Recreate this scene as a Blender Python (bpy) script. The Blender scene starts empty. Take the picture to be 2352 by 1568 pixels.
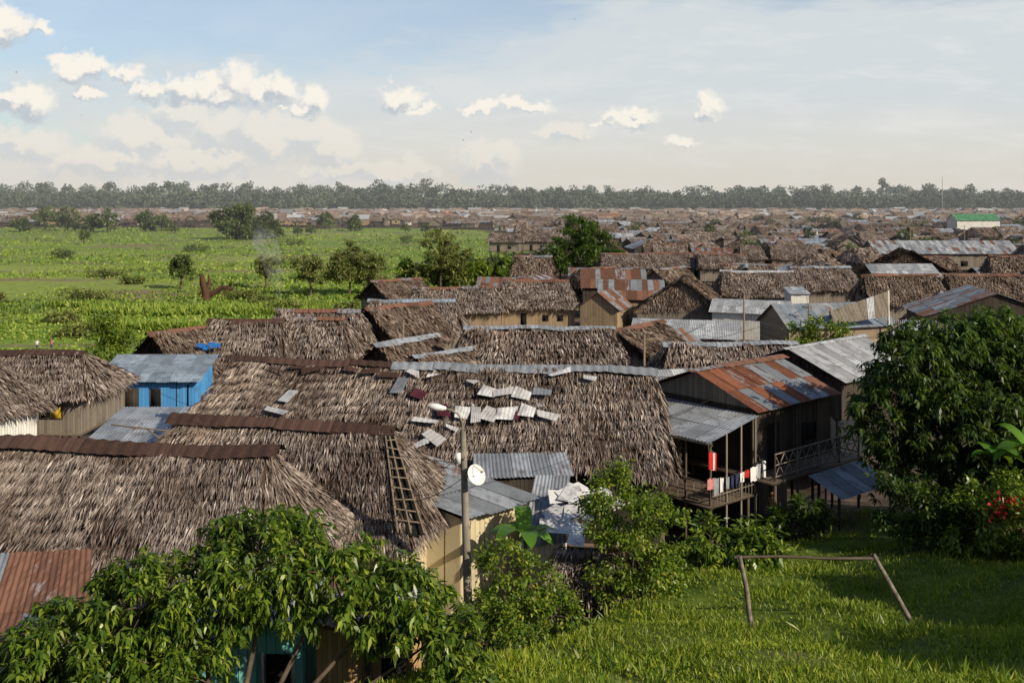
import bpy, math, random, numpy as np
from mathutils import Vector
rng=np.random.default_rng(7); random.seed(7)
scene=bpy.context.scene
COL=scene.collection
U=rng.uniform

# ------------------------------------------------------------------ node helpers
class NT:
    def __init__(s,nt): s.nt=nt; s.nt.nodes.clear()
    def n(s,t,**k):
        nd=s.nt.nodes.new(t)
        for a,b in k.items(): setattr(nd,a,b)
        return nd
    def l(s,a,b): s.nt.links.new(a,b)
    def put(s,sock,v):
        if isinstance(v,bpy.types.NodeSocket): s.l(v,sock)
        elif v is not None: sock.default_value=v
    def math(s,op,a,b=None,c=None,clamp=False):
        nd=s.n('ShaderNodeMath',operation=op); nd.use_clamp=clamp
        s.put(nd.inputs[0],a); s.put(nd.inputs[1],b)
        if c is not None: s.put(nd.inputs[2],c)
        return nd.outputs[0]
    def vmath(s,op,a,b=None):
        nd=s.n('ShaderNodeVectorMath',operation=op)
        s.put(nd.inputs[0],a)
        if b is not None: s.put(nd.inputs[1],b)
        return nd.outputs['Value'] if op=='LENGTH' else nd.outputs[0]
    def mix(s,f,a,b,bt='MIX'):
        nd=s.n('ShaderNodeMix',data_type='RGBA',blend_type=bt)
        s.put(nd.inputs[0],f); s.put(nd.inputs[6],a); s.put(nd.inputs[7],b)
        return nd.outputs[2]
    def ss(s,x,a,b,lo=0.,hi=1.):
        nd=s.n('ShaderNodeMapRange',interpolation_type='SMOOTHSTEP')
        s.put(nd.inputs[0],x); nd.inputs[1].default_value=a; nd.inputs[2].default_value=b
        nd.inputs[3].default_value=lo; nd.inputs[4].default_value=hi
        return nd.outputs[0]
    def noise(s,vec,scale,detail=4,rough=.55,dist=0):
        nd=s.n('ShaderNodeTexNoise'); s.put(nd.inputs['Vector'],vec)
        nd.inputs['Scale'].default_value=scale; nd.inputs['Detail'].default_value=detail
        nd.inputs['Roughness'].default_value=rough; nd.inputs['Distortion'].default_value=dist
        return nd
    def ramp(s,f,stops):
        nd=s.n('ShaderNodeValToRGB'); cr=nd.color_ramp
        while len(cr.elements)<len(stops): cr.elements.new(.5)
        for e,(p,c) in zip(cr.elements,stops): e.position=p; e.color=(*c,1)
        s.put(nd.inputs[0],f); return nd.outputs[0]
    def bsdf(s,col,rough=.9,metal=0.,bump=None,bd=.02,spec=.3):
        p=s.n('ShaderNodeBsdfPrincipled'); s.put(p.inputs['Base Color'],col)
        s.put(p.inputs['Roughness'],rough); s.put(p.inputs['Metallic'],metal)
        p.inputs['Specular IOR Level'].default_value=spec
        if bump is not None:
            b=s.n('ShaderNodeBump'); b.inputs['Distance'].default_value=bd; s.l(bump,b.inputs['Height']); s.l(b.outputs[0],p.inputs['Normal'])
        return p
    def out(s,sh,kind='ShaderNodeOutputMaterial'):
        o=s.n(kind); s.l(sh,o.inputs[0])
MATS=[]; MI={}
def newmat(name):
    m=bpy.data.materials.new(name); m.use_nodes=True; MI[name]=len(MATS); MATS.append(m); return NT(m.node_tree)
def c4(c): return (*c,1)

def m_thatch(name,d,m,l,sc=1.0):
    t=newmat(name); g=t.n('ShaderNodeNewGeometry'); o=t.n('ShaderNodeTexCoord').outputs['Object']
    col=t.ramp(g.outputs['Random Per Island'],[(0,d),(.35,m),(.75,m),(1,l)])
    n=t.noise(o,.5*sc,6,.65); f=t.ss(n.outputs[0],.38,.62)
    col=t.mix(f,t.mix(1.,col,c4((.50,.46,.44)),'MULTIPLY'),col)
    n3=t.noise(o,.23*sc,3,.6); col=t.mix(t.ss(n3.outputs[0],.5,.7,0,.5),col,t.mix(1.,col,c4((.9,.74,.6)),'MULTIPLY'))
    n2=t.noise(o,9*sc,3,.7)
    col=t.mix(.4,col,t.ramp(n2.outputs[0],[(.3,(.25,.22,.2)),(.75,(1.,1.,1.))]),'MULTIPLY')
    t.out(t.bsdf(col,.95,0,n2.outputs[0],.05,.1).outputs[0])
m_thatch('thatch',(.13,.097,.08),(.39,.325,.28),(.74,.66,.60))
m_thatch('thatch_brown',(.10,.07,.055),(.31,.245,.195),(.58,.48,.40))
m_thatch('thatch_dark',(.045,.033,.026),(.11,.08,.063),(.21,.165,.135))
m_thatch('thatch_far',(.17,.135,.115),(.28,.235,.20),(.42,.365,.32),.5)  # muted roof tones, distance haze put into the colour

def m_metal(name,rust,base=(.36,.39,.42),rc=(.175,.08,.05)):
    t=newmat(name); g=t.n('ShaderNodeNewGeometry'); o=t.n('ShaderNodeTexCoord').outputs['Object']
    r=g.outputs['Random Per Island']
    n=t.noise(o,1.3,6,.7); n2=t.noise(o,14,3,.7)
    mp=t.n('ShaderNodeMapping'); t.l(o,mp.inputs[0]); mp.inputs['Scale'].default_value=(7,.6,.6); n3=t.noise(mp.outputs[0],1.,5,.75)
    v=t.math('ADD',t.math('MULTIPLY',r,.55),t.math('MULTIPLY',n.outputs[0],.6)); v=t.math('ADD',v,t.math('MULTIPLY',n3.outputs[0],.8))
    f=t.ss(v,1.38-rust*1.0,1.55-rust*1.0)
    grey=t.mix(r,c4([b*.6 for b in base]),c4([min(1,b*1.25) for b in base]))
    grey=t.mix(t.ss(n.outputs[0],.42,.68),grey,c4([b*.5 for b in base]))
    grey=t.mix(t.ss(n3.outputs[0],.5,.7,0,.5),grey,c4([base[0]*.6,base[1]*.5,base[2]*.42]))
    rust_c=t.mix(t.ss(n2.outputs[0],.35,.7),c4([b*.45 for b in rc]),c4(rc))
    rust_c=t.mix(t.ss(r,.5,1.),rust_c,c4([rc[0]*1.3,rc[1]*1.4,rc[2]*1.45]))
    rust_c=t.mix(t.ss(n3.outputs[0],.45,.6,0,.6),rust_c,c4([b*.4 for b in rc]))
    col=t.mix(f,grey,rust_c)
    ro=t.mix(f,(.42,)*3+(1,),(.9,)*3+(1,)); me=t.mix(f,(.3,)*3+(1,),(0,0,0,1))
    t.out(t.bsdf(col,ro,me,n2.outputs[0],.004,.4).outputs[0])
m_metal('zinc',.18); m_metal('zinc_light',.12,(.55,.57,.58)); m_metal('zinc_blue',.08,(.34,.41,.48))
m_metal('zinc_rusty',.48); m_metal('rust_sheet',.8,(.3,.3,.3)); m_metal('rust_red',.6,(.42,.42,.42),(.21,.075,.038)); m_metal('rust_dark',1.1,(.1,.1,.1),(.075,.038,.027))
m_metal('green_roof',.0,(.10,.34,.14)); m_metal('white_panel',.0,(.82,.80,.78)); m_metal('maroon_panel',0,(.13,.035,.045))
def m_wood(name,a,b,sc=6.,rough=.85,horiz=False):
    t=newmat(name); o=t.n('ShaderNodeTexCoord').outputs['Object']
    sp=t.n('ShaderNodeSeparateXYZ'); t.l(o,sp.inputs[0])
    s=sp.outputs[2] if horiz else t.math('ADD',sp.outputs[0],t.math('MULTIPLY',sp.outputs[1],1.07))
    s=t.math('MULTIPLY',s,sc); fl=t.math('FLOOR',s); fr=t.math('FRACT',s)
    wn=t.n('ShaderNodeTexWhiteNoise',noise_dimensions='1D'); t.l(fl,wn.inputs['W'])
    mp=t.n('ShaderNodeMapping'); t.l(o,mp.inputs[0]); mp.inputs['Scale'].default_value=(1,1,8) if horiz else (8,8,.8)
    n=t.noise(mp.outputs[0],1.5,4,.7)
    col=t.mix(t.math('ADD',t.math('MULTIPLY',wn.outputs[0],.6),t.math('MULTIPLY',n.outputs[0],.4)),c4(a),c4(b))
    gap=t.math('MULTIPLY',t.ss(fr,.0,.07),t.ss(fr,1.,.93))
    col=t.mix(gap,c4([x*.25 for x in a]),col)
    st=t.noise(o,.9,4,.6); col=t.mix(t.ss(st.outputs[0],.5,.75,0,.5),col,c4([x*.4 for x in a]))
    t.out(t.bsdf(col,rough,0,gap,.01,.2).outputs[0])
m_wood('wood_grey',(.13,.11,.09),(.30,.26,.21)); m_wood('wood_warm',(.22,.16,.10),(.40,.30,.19))
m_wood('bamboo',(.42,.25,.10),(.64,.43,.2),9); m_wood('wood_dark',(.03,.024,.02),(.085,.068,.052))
m_wood('wood_blue',(.06,.24,.55),(.10,.36,.72),4); m_wood('wood_white',(.55,.54,.5),(.75,.74,.7))
m_wood('wood_cream',(.50,.42,.26),(.66,.57,.38),3); m_wood('wood_turq',(.16,.48,.45),(.24,.6,.56),5); m_wood('plank_h',(.20,.15,.1),(.42,.33,.24),4,.85,True)
def m_plain(name,c,rough=.7,metal=0,var=.25,sc=4):
    t=newmat(name); o=t.n('ShaderNodeTexCoord').outputs['Object']; n=t.noise(o,sc,4,.6)
    col=t.mix(t.ss(n.outputs[0],.3,.7),c4([x*(1-var) for x in c]),c4(c))
    t.out(t.bsdf(col,rough,metal,n.outputs[0],.004).outputs[0])
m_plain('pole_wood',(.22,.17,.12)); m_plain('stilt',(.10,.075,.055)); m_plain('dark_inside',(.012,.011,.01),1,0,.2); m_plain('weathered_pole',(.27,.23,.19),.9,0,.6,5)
m_plain('concrete',(.30,.27,.22),.9,0,.45,1.5); m_plain('white_paint',(.75,.75,.73),.4,0,.08); m_plain('green_door',(.04,.38,.22)); m_plain('yellow_cloth',(.75,.5,.03))
m_plain('blue_tarp',(.03,.18,.55),.45); m_plain('red_cloth',(.6,.02,.02)); m_plain('white_cloth',(.72,.71,.7),.9,0,.1); m_plain('navy_cloth',(.03,.04,.1)); m_plain('grey_cloth',(.3,.32,.35)); m_plain('pink_cloth',(.6,.25,.25)); m_plain('black_tarp',(.015,.015,.018),.4)
m_plain('skin',(.28,.15,.09),.6,0,.1); m_plain('hair',(.015,.012,.01),.6); m_plain('shirt_tan',(.45,.24,.12)); m_plain('shirt_pink',(.6,.25,.25)); m_plain('shirt_white',(.7,.7,.68)); m_plain('trousers',(.06,.07,.12))
m_plain('bark',(.14,.105,.075),.9,0,.5,6); m_plain('bark_dead',(.10,.05,.03),.95,0,.5,2); m_plain('wire',(.02,.02,.02),.6); m_plain('mast',(.25,.25,.27)); m_plain('banana_stem',(.09,.12,.04),.7,0,.5,6)
def m_leaf(name,c1,c2,c3=None,tr=.28,rough=.45,sc=.35,dk=.5):
    t=newmat(name); g=t.n('ShaderNodeNewGeometry'); o=t.n('ShaderNodeTexCoord').outputs['Object']
    st=[(0,c1),(.6,c2),(1,c3 or c2)]
    col=t.ramp(g.outputs['Random Per Island'],st)
    n=t.noise(o,sc,3,.5); col=t.mix(t.ss(n.outputs[0],.4,.65,0,dk),col,c4([x*.5 for x in c1]))
    b=t.bsdf(col,rough,0,spec=.35); tl=t.n('ShaderNodeBsdfTranslucent'); t.l(t.mix(.6,col,c4((.25,.4,.02))),tl.inputs[0])
    m=t.n('ShaderNodeMixShader'); m.inputs[0].default_value=tr; t.l(b.outputs[0],m.inputs[1]); t.l(tl.outputs[0],m.inputs[2]); t.out(m.outputs[0])
m_leaf('leaf_fore',(.035,.075,.010),(.12,.20,.02),(.32,.38,.05),.28,.33,.9,.3); m_leaf('leaf_dark',(.018,.045,.012),(.055,.105,.02),(.15,.21,.035))
m_leaf('leaf_bright',(.07,.13,.015),(.15,.24,.025),(.34,.34,.04),.28,.4,.8,.3); m_leaf('leaf_field',(.08,.11,.025),(.18,.20,.05),(.31,.30,.09),.15,.6,.15)
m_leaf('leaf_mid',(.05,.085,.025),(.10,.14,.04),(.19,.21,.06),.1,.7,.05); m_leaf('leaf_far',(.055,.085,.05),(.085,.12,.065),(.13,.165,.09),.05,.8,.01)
m_leaf('leaf_hazy',(.10,.135,.11),(.13,.165,.13),(.17,.20,.16),.05,.9,.008)  # leaf_far and leaf_hazy carry distance haze in their colour
m_leaf('grass',(.12,.19,.015),(.24,.32,.025),(.42,.42,.06),.3,.5,.25,.35); m_leaf('banana_leaf',(.08,.2,.02),(.14,.3,.03),None,.35,.35)
m_leaf('crop',(.13,.21,.025),(.22,.32,.04),(.38,.41,.08),.2,.6,.03,.3); m_leaf('crop_dark',(.07,.13,.025),(.13,.20,.035),(.22,.26,.06),.2,.6,.03)
m_plain('flower_red',(.6,.01,.03))

# ------------------------------------------------------------------ mesh builder
A=lambda *p: np.array(p,float)
def nrm(v):
    v=np.asarray(v,float); return v/np.maximum(np.linalg.norm(v,axis=-1,keepdims=True),1e-9)
class MB:
    def __init__(s): s.V=[];s.F=[];s.M=[];s.n=0
    def add(s,V,F,m):
        V=np.asarray(V,float).reshape(-1,3); F=np.asarray(F,int).reshape(-1,4)
        s.V.append(V); s.F.append(F+s.n); s.M.append(np.full(len(F),MI[m])); s.n+=len(V)
    def quad(s,a,b,c,d,m): s.add([a,b,c,d],[[0,1,2,3]],m)
    def tri(s,a,b,c,m): s.add([a,(np.asarray(a,float)+b)/2,b,c],[[0,1,2,3]],m)
    def box(s,c,d,m,rz=0,tilt=None):
        c=A(*c); h=A(*d)/2
        P=np.array([[x,y,z] for z in(-1,1) for y in(-1,1) for x in(-1,1)],float)*h
        if tilt: 
            ca,sa=math.cos(tilt),math.sin(tilt); P=np.stack([P[:,0]*ca+P[:,2]*sa,P[:,1],-P[:,0]*sa+P[:,2]*ca],1)
        ca,sa=math.cos(rz),math.sin(rz); P=np.stack([P[:,0]*ca-P[:,1]*sa,P[:,0]*sa+P[:,1]*ca,P[:,2]],1)
        s.add(P+c,[[0,2,3,1],[4,5,7,6],[0,1,5,4],[2,6,7,3],[0,4,6,2],[1,3,7,5]],m)
    def tube(s,pts,rad,m,k=6,cap=True):
        pts=np.array(pts,float); rad=np.broadcast_to(rad,(len(pts),)); V=[]
        for i,p in enumerate(pts):
            d=nrm(pts[min(i+1,len(pts)-1)]-pts[max(i-1,0)]); up=A(0,0,1) if abs(d[2])<.9 else A(1,0,0)
            a=nrm(np.cross(d,up)); b=np.cross(d,a)
            for j in range(k):
                t=2*math.pi*j/k; V.append(p+rad[i]*(a*math.cos(t)+b*math.sin(t)))
        F=[[i*k+j,i*k+(j+1)%k,(i+1)*k+(j+1)%k,(i+1)*k+j] for i in range(len(pts)-1) for j in range(k)]
        if cap and k in(4,6):
            o=(len(pts)-1)*k
            F+= [[o,o+1,o+2,o+3]]+([[o,o+3,o+4,o+5]] if k==6 else [])
        s.add(V,F,m)
    def blades(s,P,D,N,L,W,m,fold=.2,droop=0.,mid=.45):
        P=np.asarray(P);D=nrm(D);S=nrm(np.cross(D,N));L=np.broadcast_to(L,(len(P),))[:,None];W=np.broadcast_to(W,(len(P),))[:,None]
        NN=nrm(np.cross(S,D)); dz=np.zeros_like(P); dz[:,2]=-1
        c=P+D*L*mid
        V=np.stack([P,c+S*W/2+NN*W*fold,P+D*L+dz*L*droop,c-S*W/2+NN*W*fold],1).reshape(-1,3)
        s.add(V,np.arange(len(V)).reshape(-1,4),m)
    def mesh(s,name):
        V=np.concatenate(s.V);F=np.concatenate(s.F);M=np.concatenate(s.M)
        me=bpy.data.meshes.new(name); me.vertices.add(len(V)); me.vertices.foreach_set('co',V.ravel())
        me.loops.add(F.size); me.loops.foreach_set('vertex_index',F.ravel().astype(np.int32))
        me.polygons.add(len(F)); me.polygons.foreach_set('loop_start',(np.arange(len(F))*4).astype(np.int32))
        u,inv=np.unique(M,return_inverse=True)
        for i in u: me.materials.append(MATS[i])
        me.polygons.foreach_set('material_index',inv.astype(np.int32).ravel())
        me.update(calc_edges=True); me.validate(); return me
def obj(name,mb,loc=(0,0,0),rz=0,parent=None):
    me=mb if isinstance(mb,bpy.types.Mesh) else mb.mesh(name)
    o=bpy.data.objects.new(name,me); COL.objects.link(o); o.location=loc; o.rotation_euler=(0,0,rz)
    if parent: o.parent=parent
    return o
def empty(name,loc,rz=0):
    e=bpy.data.objects.new(name,None); COL.objects.link(e); e.location=loc; e.rotation_euler=(0,0,rz); e.empty_display_size=.5; return e

# ------------------------------------------------------------------ terrain
RY=[-80,0,10,20,28,40,50,65,80,100,9000]; RZ=[19,17.6,13.6,10.3,7.9,6.0,4.6,2.0,.6,0,0]
LY=[-80,0,10,20,28,40,50,65,80,100,9000]; LZ=[18,15.5,10.5,6.8,5.2,4.2,3.2,1.5,.5,0,0]
def sst(x,a,b):
    t=np.clip((x-a)/(b-a),0,1); return t*t*(3-2*t)
def hz(x,y):
    x=np.asarray(x,float);y=np.asarray(y,float)
    r=np.interp(y,RY,RZ);l=np.interp(y,LY,LZ); s=x-.56*(y-24)
    b=sst(s,-3,.3); k=sst(y,60,36); h=l+(r-l)*b
    h=h+np.clip(x-12,0,30)*.12*k
    h=h+(.12*np.sin(x*.9+y*.4)+.1*np.sin(y*1.3-x*.5))*sst(y,60,30)
    return h
def gz(x,y): return float(hz(x,y))
def axis(parts):
    out=[]
    for a,b,st in parts: out+=list(np.arange(a,b,st))
    return np.array(sorted(set(out)))
xs=axis([(-9000,-1500,750),(-1500,-400,60),(-400,-120,6),(-120,-30,3),(-30,35,.7),(35,130,3),(130,400,8),(400,1500,60),(1500,9001,750)])
ys=axis([(-300,0,20),(0,60,.7),(60,300,3),(300,700,6),(700,2000,50),(2000,12001,1000)])
X,Y=np.meshgrid(xs,ys); Z=hz(X,Y)
def vill_left(y): return np.interp(y,[0,95,112,140,165,200,247,330,600,660,700,760],[-60,-36,-26,-20,-12,0,6,10,-10,-60,-900,-900])
nx,ny=len(xs),len(ys)
idx=np.arange(nx*ny).reshape(ny,nx)
F=np.stack([idx[:-1,:-1],idx[:-1,1:],idx[1:,1:],idx[1:,:-1]],-1).reshape(-1,4)
t=newmat('ground_mat'); at=t.n('ShaderNodeAttribute'); at.attribute_name='zone'
sp=t.n('ShaderNodeSeparateColor'); t.l(at.outputs['Color'],sp.inputs[0])
g=t.n('ShaderNodeNewGeometry'); pos=g.outputs['Position']
mp=t.n('ShaderNodeMapping'); t.l(pos,mp.inputs[0]); mp.inputs['Scale'].default_value=(.012,.03,0); mp.inputs['Rotation'].default_value=(0,0,.12)
vo=t.n('ShaderNodeTexVoronoi'); t.l(mp.outputs[0],vo.inputs['Vector']); vo.inputs['Scale'].default_value=1
n1=t.noise(mp.outputs[0],2.2,6,.65); n2=t.noise(pos,.5,5,.65); n3=t.noise(pos,.06,5,.6)
sc=t.n('ShaderNodeSeparateColor'); t.l(vo.outputs['Color'],sc.inputs[0])
fld=t.ramp(sc.outputs[0],[(0,(.14,.23,.035)),(.4,(.22,.31,.05)),(.7,(.17,.25,.04)),(1,(.30,.35,.09))])
fld=t.mix(t.ss(n1.outputs[0],.52,.59),fld,c4((.24,.175,.12)))
fld=t.mix(t.ss(n2.outputs[0],.4,.65,0,.6),fld,c4((.10,.16,.03)))
dirt=t.mix(t.ss(n2.outputs[0],.35,.7),c4((.07,.05,.036)),c4((.19,.14,.10)))
hill=t.mix(t.ss(n2.outputs[0],.35,.65),c4((.05,.09,.012)),c4((.13,.18,.03)))
hill=t.mix(t.ss(n3.outputs[0],.55,.72,0,.7),hill,c4((.2,.16,.08)))
col=t.mix(sp.outputs[0],dirt,fld); col=t.mix(sp.outputs[1],col,hill)
t.out(t.bsdf(col,.95,0,n2.outputs[0],.08,.1).outputs[0])
mb=MB(); mb.add(np.stack([X,Y,Z],-1).reshape(-1,3),F,'ground_mat'); me=mb.mesh('ground')
ca=me.color_attributes.new('zone','FLOAT_COLOR','POINT')
fx=X.ravel();fy=Y.ravel()
field=sst(vill_left(fy)-fx,-6,4)*sst(fy,100,112); field=np.maximum(field,sst(fy,1240,1300))
wob=np.sin(fy*.8)*.6+np.sin(fx*.7)*.5
hillm=sst(fx-.56*(fy-24),-2.5,-.8)*sst(fy+wob,47,41)
hillm=np.where((fy>41)&(fx<13),0,hillm)
cc=np.zeros((len(fx),4)); cc[:,0]=field; cc[:,1]=hillm; cc[:,3]=1
ca.data.foreach_set('color',cc.ravel())
go=obj('ground',me)
for p in me.polygons: p.use_smooth=True

# ------------------------------------------------------------------ roofs
def bil(a,b,c,d,u,t):
    u=np.asarray(u)[...,None];t=np.asarray(t)[...,None]
    return (a*(1-u)+b*u)*(1-t)+(d*(1-u)+c*u)*t
def facen(a,b,c,d):
    n=np.cross((b-a),(d-a)+(c-b)); n=nrm(n); return n if n[2]>0 else -n
def thatch(mb,a,b,c,d,dens,Ls,Ws,m,row=.42,lift=.24):
    a,b,c,d=[np.array(p,float) for p in(a,b,c,d)]
    n=facen(a,b,c,d); w0=np.linalg.norm(b-a);w1=np.linalg.norm(c-d); sl=np.linalg.norm((c+d)/2-(a+b)/2)
    um='thatch_dark' if dens>30 else m  # dark underlayer: shade between strands put into its colour
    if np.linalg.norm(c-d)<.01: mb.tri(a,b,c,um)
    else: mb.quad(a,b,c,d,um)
    N=int(dens*sl*(w0+w1)/2*1.0)
    if N<4: return
    t=U(0,1,N*2); keep=U(0,1,N*2)<(w0*(1-t)+w1*t)/max(w0,w1); t=t[keep][:N]; N=len(t); u=U(0,1,N)
    nr=max(2,round(sl/row)); wob=.35*np.sin(u*w0*1.1+t*7)+.3*np.sin(u*w0*.37+2)+.2*np.sin(u*w0*3.1+t*20)
    rown=np.floor(t*nr); t=(rown+U(0,.34,N)+wob*.6+.5)/nr; t=np.clip(t,0.0,1.0)
    e=int(w0*dens*.25); t=np.concatenate([t,U(0,.06,e)]); u=np.concatenate([u,U(0,1,e)])
    thin=np.sin(u*w0*.83+t*3.)+np.sin(u*w0*.31-t*sl*1.3+1.7)+np.sin(t*sl*2.1+u*w0*1.7); kp=(thin<1.5)|(U(0,1,len(u))<.45); t=t[kp];u=u[kp]; N=len(t)
    P=bil(a,b,c,d,u,t); dn=nrm(bil(a,b,c,d,u,t*0)-bil(a,b,c,d,u,t*0+1)); sd=nrm(b-a)
    bump=.12*np.sin(u*w0*.9+1.3)*np.sin(t*sl*1.4+u*w0*.5)+.06*np.sin(u*w0*2.3+t*5)
    P=P+n*(U(.0,.1,N)+.08+bump*.6)[:,None]*(Ls/.6)
    D=dn+sd*rng.normal(0,.2,N)[:,None]+n*(U(-.04,lift,N))[:,None]
    NN=n+rng.normal(0,.4,(N,3))
    mb.blades(P,D,NN,Ls*U(.6,1.3,N),Ws*U(.5,1.35,N),m,.1,.05,.5)
def sheets(mb,a,b,c,d,m,sw=.86,sl=2.0,corr=True,rnd=.02,drop=0.,lift=.03,amp=.045):
    a,b,c,d=[np.array(p,float) for p in(a,b,c,d)]
    n=facen(a,b,c,d); Lx=max(np.linalg.norm(b-a),np.linalg.norm(c-d)); Ls=np.linalg.norm((c+d)/2-(a+b)/2)
    ni=max(1,round(Lx/sw)); nj=max(1,round(Ls/sl)); ms=m if isinstance(m,(list,tuple)) else [m]
    for j in range(nj):
        for i in range(ni):
            if U()<drop: continue
            k=20 if corr else 1
            u=np.linspace(i/ni,min(1.02,(i+1.05)/ni),k+1)
            t0=max(-.03,j/nj-.05)+U(-.015,.012); t1=(j+1)/nj
            off=(np.array([0.,.5,0.,-.5])[np.arange(k+1)%4]*amp) if corr else np.zeros(k+1)
            o1=U(0,rnd)+lift+.02; o0=U(0,rnd)+lift
            P0=bil(a,b,c,d,u,u*0+t0)+n*(off+o1)[:,None]; P1=bil(a,b,c,d,u,u*0+t1)+n*(off+o0)[:,None]
            ii=np.arange(k); mb.add(np.concatenate([P0,P1]),np.stack([ii,ii+1,ii+k+2,ii+k+1],1),ms[int(U(0,len(ms)))])

HC=[]
def house(name,cx,cy,rot,L,W,ze,zr,zf,roof='thatch',hip=(0,0),wall='wood_grey',cap=None,dens=25,Ls=.8,Ws=.12,
          oh=.6,g=None,cap_split=None,corr=True,thm='thatch',gable=None,doors=(),single=False,stilt=True,shed=False,capw=.5,row=.42):
    if g is None: g=gz(cx,cy)
    P={}
    def part(k):
        k='all' if single else k
        if k not in P: P[k]=MB()
        return P[k]
    ze-=g;zr-=g;zf-=g; x0,x1,y0,y1=-L/2,L/2,-W/2,W/2
    if shed:
        a,b,c,d=A(x0,y0,ze),A(x1,y0,ze),A(x1,y1,zr),A(x0,y1,zr)
        sheets(part('roof'),a,b,c,d,roof,corr=corr)
        wl=part('walls'); X0,X1,Y0,Y1=x0+oh,x1-oh,y0+oh,y1-.2
        s=(zr-ze)/W; z0=ze+s*oh-.04; z1=zr-s*.2-.04
        wl.quad(A(X0,Y0,zf),A(X1,Y0,zf),A(X1,Y0,z0),A(X0,Y0,z0),wall); wl.quad(A(X1,Y1,zf),A(X0,Y1,zf),A(X0,Y1,z1),A(X1,Y1,z1),wall)
        wl.quad(A(X1,Y0,zf),A(X1,Y1,zf),A(X1,Y1,z1),A(X1,Y0,z0),wall); wl.quad(A(X0,Y1,zf),A(X0,Y0,zf),A(X0,Y0,z0),A(X0,Y1,z1),wall)
    else:
        E1,E2,E3,E4=A(x0,y0,ze),A(x1,y0,ze),A(x1,y1,ze),A(x0,y1,ze); R1,R2=A(x0+hip[0],0,zr),A(x1-hip[1],0,zr)
        rf=part('roof'); faces=[(E1,E2,R2,R1),(E3,E4,R1,R2)]
        if hip[1]>0: faces.append((E2,E3,R2,R2))
        if hip[0]>0: faces.append((E4,E1,R1,R1))
        for f in faces:
            if roof=='thatch': thatch(rf,*f,dens,Ls,Ws,thm,row=row)
            else: sheets(rf,*f,roof,corr=corr)
        wl=part('walls'); X0,X1,Y0,Y1=x0+oh,x1-oh,y0+oh,y1-oh; s=(zr-ze)/(W/2); zt=ze+s*oh-.06
        wl.quad(A(X0,Y0,zf),A(X1,Y0,zf),A(X1,Y0,zt),A(X0,Y0,zt),wall); wl.quad(A(X1,Y1,zf),A(X0,Y1,zf),A(X0,Y1,zt),A(X1,Y1,zt),wall)
        gm=gable or wall
        for X_,h in((X1,hip[1]),(X0,hip[0])):
            zq=zt
            if h>0: zq=min(zt,ze+(zr-ze)*oh/h-.06)
            wl.quad(A(X_,Y0,zf),A(X_,Y1,zf),A(X_,Y1,zq),A(X_,Y0,zq),wall)
            if h==0:
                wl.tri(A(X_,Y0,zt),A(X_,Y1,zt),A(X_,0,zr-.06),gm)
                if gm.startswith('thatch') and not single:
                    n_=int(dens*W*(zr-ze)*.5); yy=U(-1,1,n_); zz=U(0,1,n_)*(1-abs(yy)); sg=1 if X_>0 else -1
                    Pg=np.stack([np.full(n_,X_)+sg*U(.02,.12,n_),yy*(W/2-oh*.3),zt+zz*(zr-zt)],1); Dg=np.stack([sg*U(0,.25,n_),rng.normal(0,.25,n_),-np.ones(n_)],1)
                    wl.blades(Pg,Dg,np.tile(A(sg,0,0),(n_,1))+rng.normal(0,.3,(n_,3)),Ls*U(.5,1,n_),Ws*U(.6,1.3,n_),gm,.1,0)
        if cap:
            rc=part('ridge_cap'); r0,r1=x0+hip[0]-.35,x1-hip[1]+.35
            n=max(1,int((r1-r0)/1.9)); jj=U(-.09,.09,n+1)
            for i in range(n):
                a0=r0+(r1-r0)*i/n-.06; a1=r0+(r1-r0)*(i+1)/n+.06
                cm=cap
                if cap_split and (a0+a1)/2>cap_split[0]: cm=cap_split[1]
                t=.18 if roof=='thatch' else .05; k_=1 if roof=='thatch' else .15
                ja,jb=jj[i]*k_+U(0,.03),jj[i+1]*k_
                for sg in(-1,1):
                    w=capw*U(.8,1.2); wa,wb=w*U(.8,1.2),w*U(.8,1.2)
                    a=A(a0,sg*wa,zr-s*wa*.8+t+ja);b=A(a1,sg*wb,zr-s*wb*.8+t+jb); c=A(a1,0,zr+t+.03+jb); d=A(a0,0,zr+t+.03+ja)
                    sheets(rc,a,b,c,d,cm,sw=1.9,sl=3,corr=corr,rnd=.01,lift=.01)
    if zf>.35 and stilt:
        st=part('stilts')
        for X_ in np.linspace(X0+.1,X1-.1,max(2,int((X1-X0)/2)+1)):
            for Y_ in (Y0+.1,(Y0+Y1)/2,Y1-.1): st.tube([A(X_,Y_,-.3),A(X_,Y_,zf)],.09,'stilt',4)
        st.box(((X0+X1)/2,(Y0+Y1)/2,zf-.06),(X1-X0+.3,Y1-Y0+.3,.12),'stilt')
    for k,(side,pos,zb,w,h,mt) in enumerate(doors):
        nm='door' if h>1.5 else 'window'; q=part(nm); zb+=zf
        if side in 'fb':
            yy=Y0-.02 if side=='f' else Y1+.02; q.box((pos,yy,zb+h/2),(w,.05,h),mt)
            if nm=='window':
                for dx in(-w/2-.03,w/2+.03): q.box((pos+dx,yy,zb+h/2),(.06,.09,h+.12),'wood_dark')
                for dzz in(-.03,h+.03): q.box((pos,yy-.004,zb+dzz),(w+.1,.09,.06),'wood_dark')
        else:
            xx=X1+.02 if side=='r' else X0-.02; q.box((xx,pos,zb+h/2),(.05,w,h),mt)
    if single: return P['all'].mesh(name)
    e=empty(name,(cx,cy,g),math.radians(rot)); 
    for k,mbx in P.items():
        if mbx.n: obj(k,mbx,parent=e)
    HC.append((cx,cy,max(L,W)/2)); return e
DK='dark_inside'  # near-black fill that paints the shade inside openings
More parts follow.
